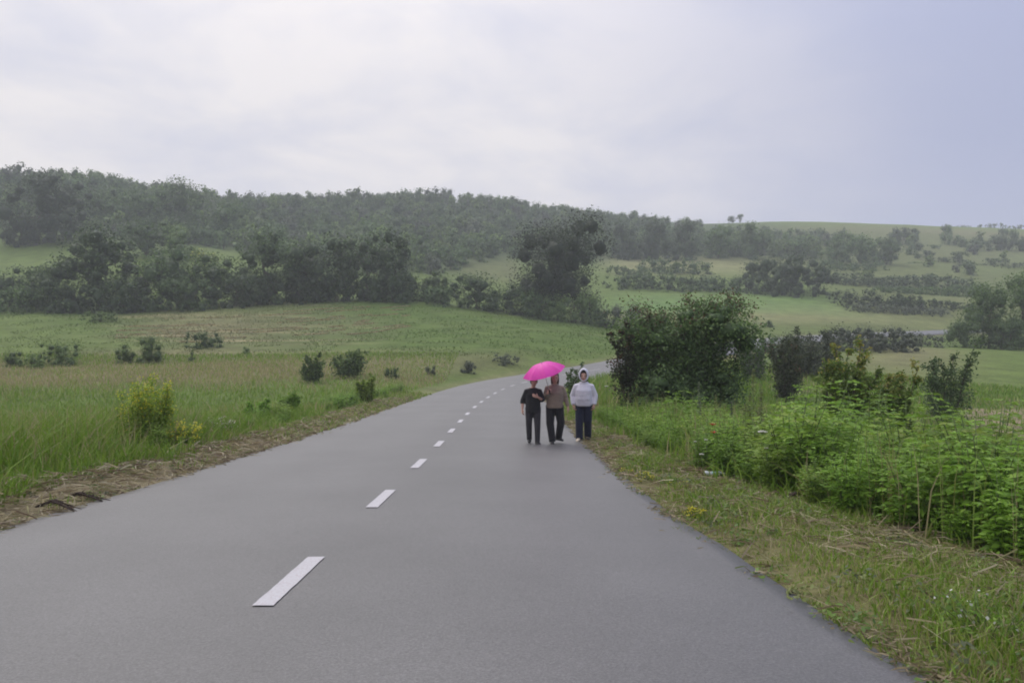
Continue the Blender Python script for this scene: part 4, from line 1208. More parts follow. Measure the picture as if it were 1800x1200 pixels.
def build_grass():
    rng = np.random.RandomState(21)
    # left: tall roadside grass
    x, y = scatter(rng, 150000, -24, -4.6, 4.5, 27, 1.5)
    lat, _ = road_lat(x, y)
    nz = fbm(x, y, 1.8, 51)
    ok = (lat < -4.10 - 0.35 * nz) & (x > -0.66 * y - 3.2)
    ok &= rng.uniform(size=len(x)) < np.clip(0.95 - 0.03 * (-lat - 5), 0.45, 1)
    ok &= ((x + 6.55) ** 2 + (y - 15.1) ** 2 > 0.6) & ((x + 6.0) ** 2 + (y - 15.3) ** 2 > 0.3)
    x, y, lat = x[ok], y[ok], lat[ok]
    pt = fbm(x, y, 2.6, 52)
    edge = sstep(4.2, 5.4, -lat) * (1 - 0.32 * sstep(8, 13, -lat))
    h = (0.34 + 0.52 * edge) * (1 - 0.42 * sstep(15, 23, y)) * (1 + 0.30 * pt) * rng.uniform(0.55, 1.15, len(x))
    w = rng.uniform(0.006, 0.012, len(x)) * (1 + y / 13)
    blades('tall_grass', 'tall fresh grass along the left roadside', x, y, h, w, gcol(rng, len(x), (0.16, 0.32, 0.33, 0.12, 0.07), pt), rng, 0.60)
    print('tall', len(x))
    # left meadow further out
    x, y = scatter(rng, 110000, -62, -4.5, 25, 72, 1.25)
    lat, _ = road_lat(x, y)
    ok = (lat < -4.6) & (x > -0.66 * y - 3)
    x, y = x[ok], y[ok]
    pt = fbm(x, y, 7, 53)
    dryb = sstep(42, 52, y + 4 * fbm(x, y, 9, 54)) * (1 - sstep(62, 70, y)) * 0.9
    h = (0.30 + 0.16 * pt) * rng.uniform(0.5, 1.2, len(x))
    w = rng.uniform(0.018, 0.034, len(x)) * (y / 34)
    blades('meadow_grass', 'mixed green and dry meadow grass spreading left of the road', x, y, h, w,
           gcol(rng, len(x), (0.14, 0.28, 0.26, 0.20, 0.12), pt + dryb * 2.7 - 0.3), rng, 0.5)
    # crop and rough field beyond, low tufts
    x, y = scatter(rng, 45000, -95, 16, 70, 118, 1.0)
    lat, _ = road_lat(x, y)
    ok = (lat < -5) & (x > -0.66 * y - 3) & (fbm(x, y, 3, 61) > -0.15)
    x, y = x[ok], y[ok]
    h = rng.uniform(0.06, 0.17, len(x)); w = rng.uniform(0.07, 0.14, len(x))
    blades('field_crop', 'low green crop growing in rows on the left field', x, y, h, w, cover(x, y) * rng.uniform(0.9, 1.45, (len(x), 1)), rng, 0.5)
    # right: grass between the weeds and out to the green field
    x, y = scatter(rng, 120000, 1.6, 42, 3.2, 58, 1.7)
    lat, _ = road_lat(x, y)
    thr = np.interp(y, [3, 7, 8.5, 11, 15, 25], [6.2, 5.5, 5.1, 4.5, 4.05, 3.9]) + 0.35 * fbm(x, y, 1.3, 56)
    ok = (lat > thr) & (x < 0.66 * y + 3)
    sand = in_poly(x, y, plan([(1690, 718), (1835, 718), (1835, 800), (1700, 775)]))
    ok &= ~(sand & (rng.uniform(size=len(x)) < 0.8))
    x, y, lat, thr = x[ok], y[ok], lat[ok], thr[ok]
    pt = fbm(x, y, 2.4, 57)
    tall = 1 - 0.65 * sstep(7, 13, lat - thr)
    h = (0.84 + 0.26 * pt) * tall * (0.45 + 0.55 * sstep(0, 1.0, lat - thr)) * rng.uniform(0.5, 1.2, len(x))
    w = rng.uniform(0.007, 0.013, len(x)) * (1 + y / 12)
    blades('tall_grass', 'tall green grass between the weeds on the right', x, y, h, w, gcol(rng, len(x), (0.28, 0.32, 0.22, 0.12, 0.06), pt), rng, 0.55)
    print('right', len(x))
    # right: short verge
    x, y = scatter(rng, 190000, 1.2, 7, 2.4, 42, 2.0)
    lat, _ = road_lat(x, y)
    thr = np.interp(y, [3, 7, 8.5, 11, 15, 25], [6.2, 5.5, 5.1, 4.5, 4.05, 3.9]) + 0.25
    nz = fbm(x, y, 0.9, 58)
    ok = (lat + edge_in(y) > 3.38 + 0.26 * nz) & (lat < thr + 0.3) & (nz > -0.55) & (x < 0.66 * y + 1.5)
    x, y, lat = x[ok], y[ok], lat[ok]
    pt = fbm(x, y, 1.1, 59)
    near = sstep(3.3, 3.9, lat + edge_in(y))
    h = (0.05 + 0.05 * near) * (1 + 0.95 * np.maximum(pt, -0.6)) * rng.uniform(0.5, 1.5, len(x))
    w = rng.uniform(0.004, 0.008, len(x)) * (1 + y / 9)
    blades('verge_grass', 'short patchy grass on the right road verge', x, y, h, w, gcol(rng, len(x), (0.14, 0.24, 0.22, 0.22, 0.18), -0.9 * pt), rng, 0.7)
    print('verge', len(x))
    # left: short green tufts in the mown strip
    x, y = scatter(rng, 40000, -8, -2.0, 5.5, 46, 1.5)
    lat, _ = road_lat(x, y)
    nz = fbm(x, y, 1.0, 62)
    grn = sstep(14, 26, y)
    ok = (lat < -3.36 - 0.22 * nz) & (lat > -4.9) & (nz > 0.15 - 0.8 * grn)
    x, y, lat = x[ok], y[ok], lat[ok]
    h = rng.uniform(0.05, 0.20, len(x)); w = rng.uniform(0.005, 0.009, len(x)) * (1 + y / 10)
    blades('verge_grass', 'short green tufts sprouting in the mown left verge', x, y, h, w, gcol(rng, len(x), (0.10, 0.20, 0.24, 0.26, 0.20)), rng, 0.7)


def straw(name, label, x, y, rng, zmax, lmin, lmax, cols, wid):
    """Cut stalks lying about in a loose layer."""
    n = len(x)
    z = H(x, y) + rng.uniform(0.0, 1.0, n) ** 1.5 * zmax
    a = rng.uniform(0, 6.283, n)
    l = rng.uniform(lmin, lmax, n)
    d = np.stack([np.cos(a), np.sin(a), rng.normal(size=n) * 0.22], 1) * (l / 2)[:, None]
    c = np.stack([x, y, z], 1)
    s = unit(np.cross(d, rng.normal(size=(n, 3)))) * (wid * (1 + y / 10))[:, None]
    sag = np.array([0, 0, 1.0]) * (l * 0.06)[:, None]
    v = np.stack([c - d - s, c - d + s, c + sag - s, c + sag + s, c + d], 1)
    k = np.arange(n) * 5
    t = np.concatenate([np.stack([k, k + 1, k + 3], 1), np.stack([k, k + 3, k + 2], 1), np.stack([k + 2, k + 3, k + 4], 1)])
    cc = np.array(cols)[rng.randint(0, len(cols), n)] * rng.uniform(0.7, 1.2, (n, 1))
    me = mesh_np(name, v.reshape(-1, 3), [t], np.repeat(cc, 5, 0), M_GRASS)
    return tag(link(name, me), label, kind='stuff')


def build_straw():
    rng = np.random.RandomState(22)
    cols = [(0.34, 0.285, 0.165), (0.28, 0.225, 0.125), (0.20, 0.155, 0.095), (0.40, 0.35, 0.23), (0.15, 0.105, 0.070), (0.24, 0.23, 0.10)]
    x, y = scatter(rng, 60000, -9, -2.5, 5.5, 40, 1.7)
    lat, _ = road_lat(x, y)
    nz = fbm(x, y, 1.2, 71) + 0.6 * fbm(x, y, 0.45, 72)
    ok = (lat < -3.32 - 0.15 * nz) & (lat > -4.50 + 0.3 * nz) & (rng.uniform(size=len(x)) < 0.95 - 0.6 * sstep(12, 30, y)) & (nz > -0.75)
    x, y, lat, nz = x[ok], y[ok], lat[ok], nz[ok]
    heap = 0.05 + 0.13 * np.clip(nz + 0.5, 0, 1.2) * sstep(3.3, 3.8, -lat)
    straw('cut_straw', 'dry mown straw heaped along the left road edge', x, y, rng, heap, 0.10, 0.34, cols, rng.uniform(0.0018, 0.004, len(x)))
    x, y = scatter(rng, 42000, 1.5, 8, 2.6, 26, 1.6)
    lat, _ = road_lat(x, y)
    nz = fbm(x, y, 1.1, 73) + 0.5 * fbm(x, y, 0.4, 74)
    thr = np.interp(y, [3, 7, 8.5, 11, 15, 25], [6.4, 5.6, 5.2, 4.6, 4.1, 4.0])
    ok = (lat + edge_in(y) > 3.42) & (lat < thr + 0.3) & (nz > -0.25 - 0.4 * sstep(-1.0, 0, lat - thr)) & (x < 0.66 * y + 1.5)
    ok &= rng.uniform(size=len(x)) < 0.30 + 0.7 * sstep(-1.6, -0.3, lat - thr)
    x, y = x[ok], y[ok]
    straw('cut_straw', 'dry cut stalks lying on the right verge before the weeds', x, y, rng, np.full(len(x), 0.07), 0.10, 0.42, cols, rng.uniform(0.0016, 0.0036, len(x)))
    # crumbling edge: bits of straw, soil and dead leaf along the rim of the tarmac
    y = 2.8 + 40 * rng.uniform(size=17000) ** 1.8
    sg = np.where(rng.uniform(size=17000) < 0.55, 1, -1)
    nz = fbm(y, sg * 7.0, 0.7, 97) * 0.10 + fbm(y, sg * 3.0, 0.25, 98) * 0.06
    off = 3.44 + nz + rng.normal(size=17000) * 0.055
    x = np.where(sg > 0, -1.53 + off - edge_in(y), -1.53 - off)
    ok = (np.abs(x) < 0.64 * y + 1.5) & (fbm(y, sg * 11.0, 0.9, 96) > -0.12)
    x, y = x[ok], y[ok]
    lat, _ = road_lat(x, y)
    straw('edge_litter', 'crumbs of soil, straw and dead leaf along the tarmac rims', x, y, rng, np.full(len(x), 0.055), 0.03, 0.12,
          [(0.26, 0.21, 0.125), (0.30, 0.25, 0.15), (0.18, 0.145, 0.09), (0.15, 0.20, 0.05), (0.36, 0.30, 0.19)], rng.uniform(0.0018, 0.0045, len(x)))
    # a few stalks blown on to the tarmac edges
    yy = rng.uniform(4, 26, 260); sgn = np.where(rng.uniform(size=260) < 0.5, -1, 1)
    off = 3.40 - rng.exponential(0.10, 260)
    xx = -1.53 + sgn * off - np.where(sgn > 0, edge_in(yy), 0)
    straw('loose_straw', 'loose straw bits blown on to the tarmac edges', xx, yy, rng, np.full(260, 0.02) + 0.09, 0.05, 0.16, cols, rng.uniform(0.0015, 0.003, 260))


def build_stalks():
    rng = np.random.RandomState(27)
    x, y = scatter(rng, 5200, 1.8, 14, 5.5, 30, 1.4)
    lat, _ = road_lat(x, y)
    thr = np.interp(y, [3, 7, 8.5, 11, 15, 25], [6.3, 5.6, 5.2, 4.6, 4.15, 4.0])
    ok = (lat > thr) & (x < 0.64 * y + 1) & (fbm(x, y, 2.2, 99) > 0.0)
    x, y = x[ok], y[ok]
    n = len(x)
    blades('seed_stalks', 'tall pale seed stalks rising between the weeds on the right', x, y, rng.uniform(0.7, 1.25, n), rng.uniform(0.006, 0.011, n) * (1 + y / 14),
           np.array([(0.26, 0.27, 0.09), (0.32, 0.28, 0.15), (0.20, 0.27, 0.06)])[rng.randint(0, 3, n)] * rng.uniform(0.8, 1.2, (n, 1)), rng, 0.28)
    x, y = scatter(rng, 9000, -30, -4.6, 7, 34, 1.3)
    lat, _ = road_lat(x, y)
    ok = (lat < -4.7) & (x > -0.66 * y - 2) & (fbm(x, y, 2.5, 89) > 0.05)
    x, y = x[ok], y[ok]
    n = len(x)
    blades('seed_stalks', 'pale seed stalks rising from the tall grass on the left', x, y, rng.uniform(0.55, 1.0, n) * (1 - 0.3 * sstep(15, 23, y)), rng.uniform(0.006, 0.010, n) * (1 + y / 14),
           np.array([(0.28, 0.27, 0.10), (0.34, 0.29, 0.16)])[rng.randint(0, 2, n)] * rng.uniform(0.8, 1.2, (n, 1)), rng, 0.3)


def build_low_plants():
    """Small broad-leaved plants that hug the verges, and the straw swaths on the left field."""
    rng = np.random.RandomState(25)
    for side, lab in ((1, 'small broad leaved plants in clumps on the right verge'), (-1, 'small broad leaved plants in clumps on the left verge')):
        pos, nv, sz, cl = [], [], [], []
        for q in range(420 if side > 0 else 260):
            y = 2.6 + 30 * rng.uniform() ** 1.9 if side > 0 else 6 + 32 * rng.uniform() ** 1.4
            far = np.interp(y, [3, 7, 8.5, 11, 15, 25], [6.2, 5.4, 5.0, 4.5, 4.1, 4.0])
            d = rng.uniform(3.40, far) if side > 0 else rng.uniform(3.45, 4.9)
            x = -1.53 + side * d
            if abs(x) > 0.64 * y + 1.2: continue
            if fbm(np.array([x]), np.array([y]), 1.5, 91)[0] < -0.1: continue
            m = rng.randint(16, 46); r = rng.uniform(0.05, 0.17) * (1.25 if y < 8 else 1)
            a = rng.uniform(0, 6.283, m); rr = r * np.sqrt(rng.uniform(0.02, 1, m))
            px_, py_ = x + np.cos(a) * rr, y + np.sin(a) * rr
            hz = r * rng.uniform(0.5, 1.1) * (1 - (rr / r) ** 2) * rng.uniform(0.4, 1, m) + 0.015
            pos.append(np.stack([px_, py_, H(px_, py_) + hz], 1))
            nv.append(unit(np.stack([np.cos(a) * 0.4, np.sin(a) * 0.4, np.ones(m)], 1) + rng.normal(size=(m, 3)) * 0.35))
            sz.append(rng.uniform(0.025, 0.055, m))
            base = np.array([(0.085, 0.150, 0.028), (0.120, 0.200, 0.036), (0.160, 0.190, 0.055), (0.105, 0.125, 0.060)][rng.randint(0, 4)])
            cl.append(base * rng.uniform(0.75, 1.25, (m, 1)))
        mb = MB()
        leaves(mb, np.vstack(pos), np.vstack(nv), np.concatenate(sz), np.vstack(cl), rng, 0.6)
        tag(link('low_plants', mb.mesh('low_plants', M_GRASS, False)), lab, kind='stuff')
    # straw swaths left by the mower: thin tan lines that follow the slope
    lo = [(205, 606), (330, 603), (450, 600), (560, 594), (650, 585), (720, 574)]
    hi = [(215, 556), (330, 556), (450, 552), (560, 545), (650, 540), (720, 536)]
    xs_, ys_ = [], []
    for k in range(11):
        f = k / 10 + rng.uniform(-0.03, 0.03)
        line = np.array([unproject(a[0], a[1] * (1 - f) + b[1] * f, 40.0) for a, b in zip(lo, hi)])
        t = rng.uniform(0, 5, 1500)
        lx, ly = np.interp(t, range(6), line[:, 0]), np.interp(t, range(6), line[:, 1])
        keep = fbm(t * 40, np.full(1500, k * 77.0), 22, 95) > (-0.05 if k % 3 == 0 else 0.22)
        xs_.append(lx[keep] + rng.normal(size=keep.sum()) * 0.12); ys_.append(ly[keep] + rng.normal(size=keep.sum()) * 0.16)
    x, y = np.concatenate(xs_), np.concatenate(ys_)
    n = len(x)
    blades('straw_swath', 'pale straw swaths lying in lines across the left field', x, y, rng.uniform(0.06, 0.20, n), rng.uniform(0.10, 0.22, n),
           np.array((0.34, 0.285, 0.155)) * rng.uniform(0.7, 1.15, (n, 1)), rng, 0.8)


build_grass()
build_straw()
build_low_plants()
build_stalks()


# ------------------------------------------------------------------ leafy weeds on the right, each plant a thing
M_STEM = mat_plain('green_stem', (0.085, 0.120, 0.040), 0.7, 0.3, 0.2)


def weed_proto(seed, tall=1.0, pal='weed'):
    rng = np.random.RandomState(seed)
    mb, st = MB(), MB()
    pos, nv, axis, sz, cl = [], [], [], [], []
    ns = rng.randint(6, 9)
    for s in range(ns):
        a = s / ns * 6.283 + rng.uniform(-0.3, 0.3)
        out = rng.uniform(0.08, 0.34)
        hh = tall * rng.uniform(0.68, 1.0)
        t = np.linspace(0, 1, 6)[:, None]
        path = np.hstack([np.cos(a) * out * t ** 1.4, np.sin(a) * out * t ** 1.4, hh * t - 0.05]) + np.hstack([np.cos(a) * 0.06, np.sin(a) * 0.06, 0 * 1.0]) * 1.0
        st.tube(path, np.linspace(0.007, 0.003, 6), 5)
        whorls = 10
        for k in range(whorls):
            u = 0.16 + 0.84 * (k + 0.5) / whorls
            c = np.array([np.interp(u * 5, np.arange(6), path[:, q]) for q in range(3)])
            L = (0.19 if k < whorls - 2 else 0.11) * rng.uniform(0.75, 1.2)
            tone = rng.uniform(0.15, 0.55) + 0.25 * u
            for pr in range(3):
                b = a + k * 1.2 + pr * 2.094 + rng.uniform(-0.4, 0.4)
                d = unit(np.array([math.cos(b), math.sin(b), rng.uniform(0.0, 0.55)]))
                sidev = np.array([-math.sin(b), math.cos(b), 0])
                for q in range(5):                      # leaflets along the leaf stalk
                    f = 0.35 + 0.65 * (q // 2 + (1 if q == 4 else 0.4)) / 3.0
                    sg = (1 if q % 2 else -1) if q < 4 else 0
                    lp = c + d * L * f - np.array([0, 0, 0.35]) * L * f * f
                    ld = unit(d * (0.6 if sg else 1) + sidev * sg * 0.8 - np.array([0, 0, 0.25]))
                    pos.append(lp + ld * L * 0.22); axis.append(ld); sz.append(L * rng.uniform(0.36, 0.54))
                    cl.append(pick_cols(rng, 1, PAL[pal], (0.34, 0.44, 0.22), np.array([tone]))[0])
    pos, axis, sz, cl = np.array(pos), np.array(axis), np.array(sz), np.array(cl)
    n = len(pos)
    up = unit(np.array([0, 0, 1.0]) + rng.normal(size=(n, 3)) * 0.35)
    b = unit(np.cross(up, axis)); nn = np.cross(axis, b)
    s1 = sz[:, None]
    v = np.stack([pos - axis * s1 * 0.5, pos + b * s1 * 0.22 + nn * s1 * 0.06, pos + axis * s1 * 0.5 - nn * s1 * 0.08, pos - b * s1 * 0.22 + nn * s1 * 0.06], 1)
    k = np.arange(n) * 4
    mb.add(v.reshape(-1, 3), None, np.concatenate([np.stack([k, k + 1, k + 2], 1), np.stack([k, k + 2, k + 3], 1)]), np.repeat(cl, 4, 0))
    return mb.mesh('foliage', M_WEED, False), st.mesh('stem', M_STEM)


def build_weeds():
    rng = np.random.RandomState(33)
    protos = [weed_proto(40 + k, 1.0, 'herb' if k in (2, 5) else 'weed') for k in range(6)]
    used = []
    tries = 0
    while len(used) < 215 and tries < 12000:
        tries += 1
        y = rng.uniform(5.0, 26) if rng.uniform() < 0.68 else rng.uniform(5, 13)
        edge = np.interp(y, [3, 7, 8.5, 11, 15, 25], [6.3, 5.7, 5.3, 4.75, 4.3, 4.1])
        edge += 0.45 * float(fbm(np.array([y]), np.array([3.0]), 1.7, 94)[0])
        d = edge + rng.exponential(1.9)
        if d - edge > 6.5: continue
        x = -1.53 + d
        if x > 0.62 * y + 0.6: continue
        if any((x - a) ** 2 + (y - b) ** 2 < 0.16 for a, b in used): continue
        if fbm(np.array([x]), np.array([y]), 2.0, 93)[0] < -0.22: continue
        px, py = project(np.array([x, y, float(H(x, y))]))
        if 1700 < px[0] and py[0] < 800: continue
        used.append((x, y))
        k = rng.randint(0, 6)
        tall = rng.uniform(0.72, 1.38) * (0.62 + 0.38 * min(1, (d - edge) / 0.7)) * (0.82 if y > 15 else 1.0)
        if rng.uniform() < 0.12: tall *= 1.3
        t = empty('leafy_weed', (x, y, float(H(x, y))), rng.uniform(0, 6.28), tall)
        tag(t, 'bright green leafy weed crowded among its likes along the right verge', 'weed', 'leafy weeds along the right verge')
        link('foliage', protos[k][0], t); link('stem', protos[k][1], t)
    n_left = 0
    while n_left < 30:
        y = rng.uniform(15, 46); d = 4.55 + rng.exponential(0.8)
        x = float(np.interp(y, ctr[:150, 1], ctr[:150, 0])) - d
        t = empty('leafy_weed', (x, y, float(H(x, y))), rng.uniform(0, 6.28), rng.uniform(0.42, 0.78))
        tag(t, 'green leafy weed standing in the grass along the left road verge', 'weed', 'leafy weeds along the left verge')
        k = rng.randint(0, 6)
        link('foliage', protos[k][0], t); link('stem', protos[k][1], t)
        n_left += 1
    print('weeds', len(used))


build_weeds()


def flower_clump(name, cat, label, px, py, Yd, w, h, n_leaf, n_fl, fl_cols, seed, fl_size=0.018, spread_low=0.35, leafsz=0.05, pal='yellow'):
    """A flowering plant: thin stems, small leaves, many small blossoms towards the top."""
    rng = np.random.RandomState(seed)
    p = P(px, py, Yd); z = float(H(p[0], p[1]))
    root = empty(name, (p[0], p[1], z)); tag(root, label, cat)
    st, lf, bl = MB(), MB(), MB()
    pos, nv = [], []
    fp = []
    ns = max(9, int(34 * min(w, 1.0)))
    for s in range(ns):
        a = rng.uniform(0, 6.283); f = math.sqrt(rng.uniform(0, 1))
        hh = h * rng.uniform(0.60, 1.0) * (1 - spread_low * f * f)
        tip = np.array([math.cos(a) * w / 2 * f, math.sin(a) * w / 2 * f, hh])
        base = tip * np.array([0.3, 0.3, 0]) - np.array([0, 0, 0.05])
        t = np.linspace(0, 1, 5)[:, None]
        path = base * (1 - t) + tip * t + np.hstack([t * (1 - t)] * 3) * np.append(rng.normal(size=2) * 0.12 * w, 0)
        st.tube(path, np.linspace(0.005, 0.002, 5) * max(1, Yd / 12), 4)
        m = n_leaf // ns
        u = rng.uniform(0.04, 0.97, m)
        c = np.stack([np.interp(u * 4, np.arange(5), path[:, q]) for q in range(3)], 1)
        pos.append(c + rng.normal(size=(m, 3)) * np.array([0.06, 0.06, 0.03]) * max(w, 0.3)); nv.append(unit(rng.normal(size=(m, 3)) + np.array([0, 0, 0.7])))
        m = max(1, n_fl // ns)
        u = np.clip(1 - rng.exponential(0.17, m), 0.3, 1.0)
        c = np.stack([np.interp(u * 4, np.arange(5), path[:, q]) for q in range(3)], 1)
        fp.append(c + rng.normal(size=(m, 3)) * np.array([0.05, 0.05, 0.025]) * max(w, 0.25))
    pos, nv, fp = np.vstack(pos), np.vstack(nv), np.vstack(fp)
    leaves(lf, pos, nv, leafsz * rng.uniform(0.6, 1.4, len(pos)), pick_cols(rng, len(pos), PAL[pal], (0.55, 0.40, 0.05)), rng, 0.35)
    fc = np.array(fl_cols)[rng.randint(0, len(fl_cols), len(fp))] * rng.uniform(0.85, 1.1, (len(fp), 1))
    leaves(bl, fp, unit(rng.normal(size=(len(fp), 3)) + np.array([0, -0.4, 0.8])), fl_size * rng.uniform(0.7, 1.3, len(fp)), fc, rng, 0.9)
    link('stem', st.mesh('stem', M_STEM), root)
    link('foliage', lf.mesh('foliage', M_WEED, False), root)
    tag(link('blossoms', bl.mesh('blossoms', M_GRASS, False), root), kind='stuff')
    return root


YEL = [(0.62, 0.52, 0.030), (0.52, 0.50, 0.045), (0.66, 0.60, 0.06)]
LIME = YEL[:2] + [(0.46, 0.52, 0.045), (0.38, 0.48, 0.050)]
flower_clump('flowering_plant', 'plant', 'big yellow green flowering plant standing tallest on the left verge', 258, 806, 15.6, 0.98, 1.52, 7500, 1900, LIME, 51, 0.032, 0.22, 0.062, 'lime')
flower_clump('flowering_plant', 'plant', 'low yellow flowering plant sprawling at the right foot of the tallest one', 322, 792, 15.9, 0.85, 0.62, 900, 420, YEL, 52, 0.032, 0.35, 0.055, 'lime')
flower_clump('flowering_plant', 'plant', 'pale dry flowering plant behind the sprawling yellow one on the left verge', 386, 772, 18.5, 0.75, 0.62, 700, 160, [(0.42, 0.36, 0.22), (0.55, 0.53, 0.42)], 53, 0.034, 0.3, 0.06, 'weed')
flower_clump('flowering_plant', 'plant', 'brightest yellow flower clump at the right tarmac edge, lowest in the picture', 1222, 918, 8.75, 0.30, 0.19, 380, 150, YEL, 54, 0.020, 0.3, 0.03)
flower_clump('flowering_plant', 'plant', 'small yellow flower clump at the right tarmac edge, nearer the walkers', 1132, 846, 11.9, 0.34, 0.17, 300, 70, YEL, 55, 0.020, 0.3, 0.032)
flower_clump('flowering_plant', 'plant', 'faint yellow flower tuft at the tarmac edge, nearest behind the clump by the walkers', 1102, 835, 12.8, 0.24, 0.14, 200, 40, YEL, 56, 0.020, 0.3, 0.03)
flower_clump('flowering_plant', 'plant', 'few yellow blossoms in the grass between the two right edge clumps', 1196, 864, 10.8, 0.4, 0.14, 160, 22, YEL, 57, 0.020, 0.2, 0.03)
WHT = [(0.66, 0.66, 0.62), (0.58, 0.58, 0.50)]
flower_clump('flowering_plant', 'plant', 'white flowering tuft near the right picture bottom corner on the verge', 1742, 1150, 4.65, 0.62, 0.22, 360, 20, WHT, 58, 0.022, 0.2, 0.035, 'weed')


def spire(label, px, py, top, Yd, wpx, pal, seed):
    """A tall unbranched spike of small leaves and buds."""
    rng = np.random.RandomState(seed)
    p = P(px, py, Yd); z = float(H(p[0], p[1]))
    h = P(px, top, Yd)[2] - z; w = wpx / 1500 * Yd
    root = empty('spire_plant', (p[0], p[1], z)); tag(root, label, 'plant', 'tall spires before the big dark bush')
    st, lf = MB(), MB()
    pos = []
    for s in range(5 if wpx > 30 else 2):
        off = rng.normal(size=2) * w * 0.18 if s else np.zeros(2)
        hh = h * (1 if s == 0 else rng.uniform(0.6, 0.85))
        path = np.array([[off[0], off[1], -0.05], [off[0] * 1.1, off[1] * 1.1, hh * 0.5], [off[0] * 1.2, off[1] * 1.2, hh]])
        st.tube(path, np.array([0.006, 0.005, 0.003]), 5)
        m = 240
        u = rng.uniform(0.12, 1.0, m)
        r = w * 0.30 * (1.05 - u) + 0.014
        a = rng.uniform(0, 6.283, m)
        pos.append(np.stack([off[0] * (1 + 0.2 * u) + np.cos(a) * r * rng.uniform(0.3, 1, m), off[1] * (1 + 0.2 * u) + np.sin(a) * r * rng.uniform(0.3, 1, m), hh * u], 1))
    pos = np.vstack(pos)
    leaves(lf, pos, unit(rng.normal(size=pos.shape) + np.array([0, 0, 0.3])), 0.055 * rng.uniform(0.6, 1.4, len(pos)), pick_cols(rng, len(pos), np.array(PAL[pal]) * 1.7), rng, 0.4)
    link('stem', st.mesh('stem', M_STEM), root)
    link('foliage', lf.mesh('foliage', M_WEED, False), root)


spire('tallest yellowish spire plant, between the biggest dark bush and the amber topped young tree', 1324, 775, 648, 16.5, 46, 'olive', 61)
spire('slim grey green spire left of the others in front of the biggest dark bush', 1228, 764, 672, 17.5, 16, 'grey', 62)
spire('yellowish middle spire in front of the biggest dark bush', 1258, 764, 694, 17.5, 14, 'olive', 63)
spire('shortest grey green spire, right of the middle one before the biggest dark bush', 1286, 766, 706, 17.5, 15, 'grey', 64)


# ------------------------------------------------------------------ poppies, white heads
M_RED = mat_plain('poppy_petal', (0.50, 0.035, 0.020), 0.5, 0.3, 0.12, 40, trans=0.35)
M_WHITE = mat_plain('white_petal', (0.66, 0.65, 0.58), 0.6, 0.2, 0.1, 60, trans=0.25)
M_DARK = mat_plain('dark_centre', (0.015, 0.015, 0.018), 0.6)


def poppy(label, px, py, Yd, seed):
    rng = np.random.RandomState(seed)
    p = P(px, py, Yd); z = float(H(p[0], p[1])); h = p[2] - z
    root = empty('poppy', (p[0], p[1], z)); tag(root, label, 'flower', 'red poppies in the weeds')
    st = MB(); st.tube(np.array([[0.03, 0.05, -0.05], [0.01, 0.02, h * 0.6], [0, 0, h]]), (0.004, 0.0035, 0.003), 5)
    link('stem', st.mesh('stem', M_STEM), root)
    for k in range(4):
        a = k * 1.571 + rng.uniform(-0.2, 0.2)
        g = np.linspace(0, 1, 5); s = np.linspace(-1, 1, 7)
        G, S2 = np.meshgrid(g, s, indexing='ij')
        r = 0.046 * G
        wd = 0.036 * np.sin(np.pi * np.clip(G * 0.62 + 0.05, 0, 1)) * S2
        zz = 0.030 * G ** 1.3 - 0.010 * G ** 3 + 0.006 * (S2 ** 2) + 0.003 * np.sin(S2 * 5 + k)
        v = np.stack([np.cos(a) * r - np.sin(a) * wd, np.sin(a) * r + np.cos(a) * wd, h + zz], -1).reshape(-1, 3)
        i, j = np.meshgrid(np.arange(4), np.arange(6), indexing='ij')
        q = (i * 7 + j).ravel()
        link('petal', mesh_np('petal', v, [np.stack([q, q + 1, q + 8, q + 7], 1)], None, M_RED, True), root)
    c = MB(); c.ell((0, 0, h + 0.008), (0.011, 0.011, 0.012), 8, 6)
    link('flower_centre', c.mesh('flower_centre', M_DARK), root)


poppy('upper red poppy of the two glowing in the right weeds', 1253, 747, 13.0, 71)
poppy('lower red poppy of the two glowing in the right weeds', 1254, 761, 12.6, 72)


def umbel(label, px, py, Yd, r, seed, grp='white flower heads in the right weeds'):
    rng = np.random.RandomState(seed)
    p = P(px, py, Yd); z = float(H(p[0], p[1])); h = max(p[2] - z, 0.1)
    root = empty('white_umbel', (p[0], p[1], z)); tag(root, label, 'flower', grp)
    st, fl = MB(), MB()
    st.tube(np.array([[0.04, 0.03, -0.05], [0.02, 0.01, h * 0.5], [0, 0, h - r * 0.8]]), (0.005, 0.004, 0.003), 5)
    for k in range(14):
        a = k * 2.4; f = math.sqrt((k + 0.5) / 14)
        tip = np.array([math.cos(a) * r * f, math.sin(a) * r * f, h - r * 0.25 * f * f])
        st.tube(np.array([[0, 0, h - r * 0.8], (tip + np.array([0, 0, h - r * 0.8])) / 2 + np.array([0, 0, -0.01]), tip]), (0.002, 0.0016, 0.0012), 4)
        fl.ell(tip, (r * 0.24, r * 0.24, r * 0.15), 7, 5)
    link('stem', st.mesh('stem', M_STEM), root)
    link('flower_head', fl.mesh('flower_head', M_WHITE), root)


umbel('largest cream flower head, alone right of the poppies in the weeds', 1340, 757, 12.0, 0.062, 81)
umbel('white flower head right of the largest cream one', 1360, 763, 12.3, 0.036, 82)
umbel('white flower head just below and left of the lower poppy', 1241, 772, 12.2, 0.026, 83)
umbel('white flower head furthest left, below the poppies', 1222, 775, 12.4, 0.022, 84)
umbel('lower white flower head under the poppies, near the verge', 1233, 797, 11.4, 0.030, 85)
umbel('white flower head right of and below the largest cream one', 1346, 786, 10.8, 0.026, 86)
umbel('white flower head beside the hooded walker, level with her elbow', 1066, 678, 20.0, 0.040, 87)
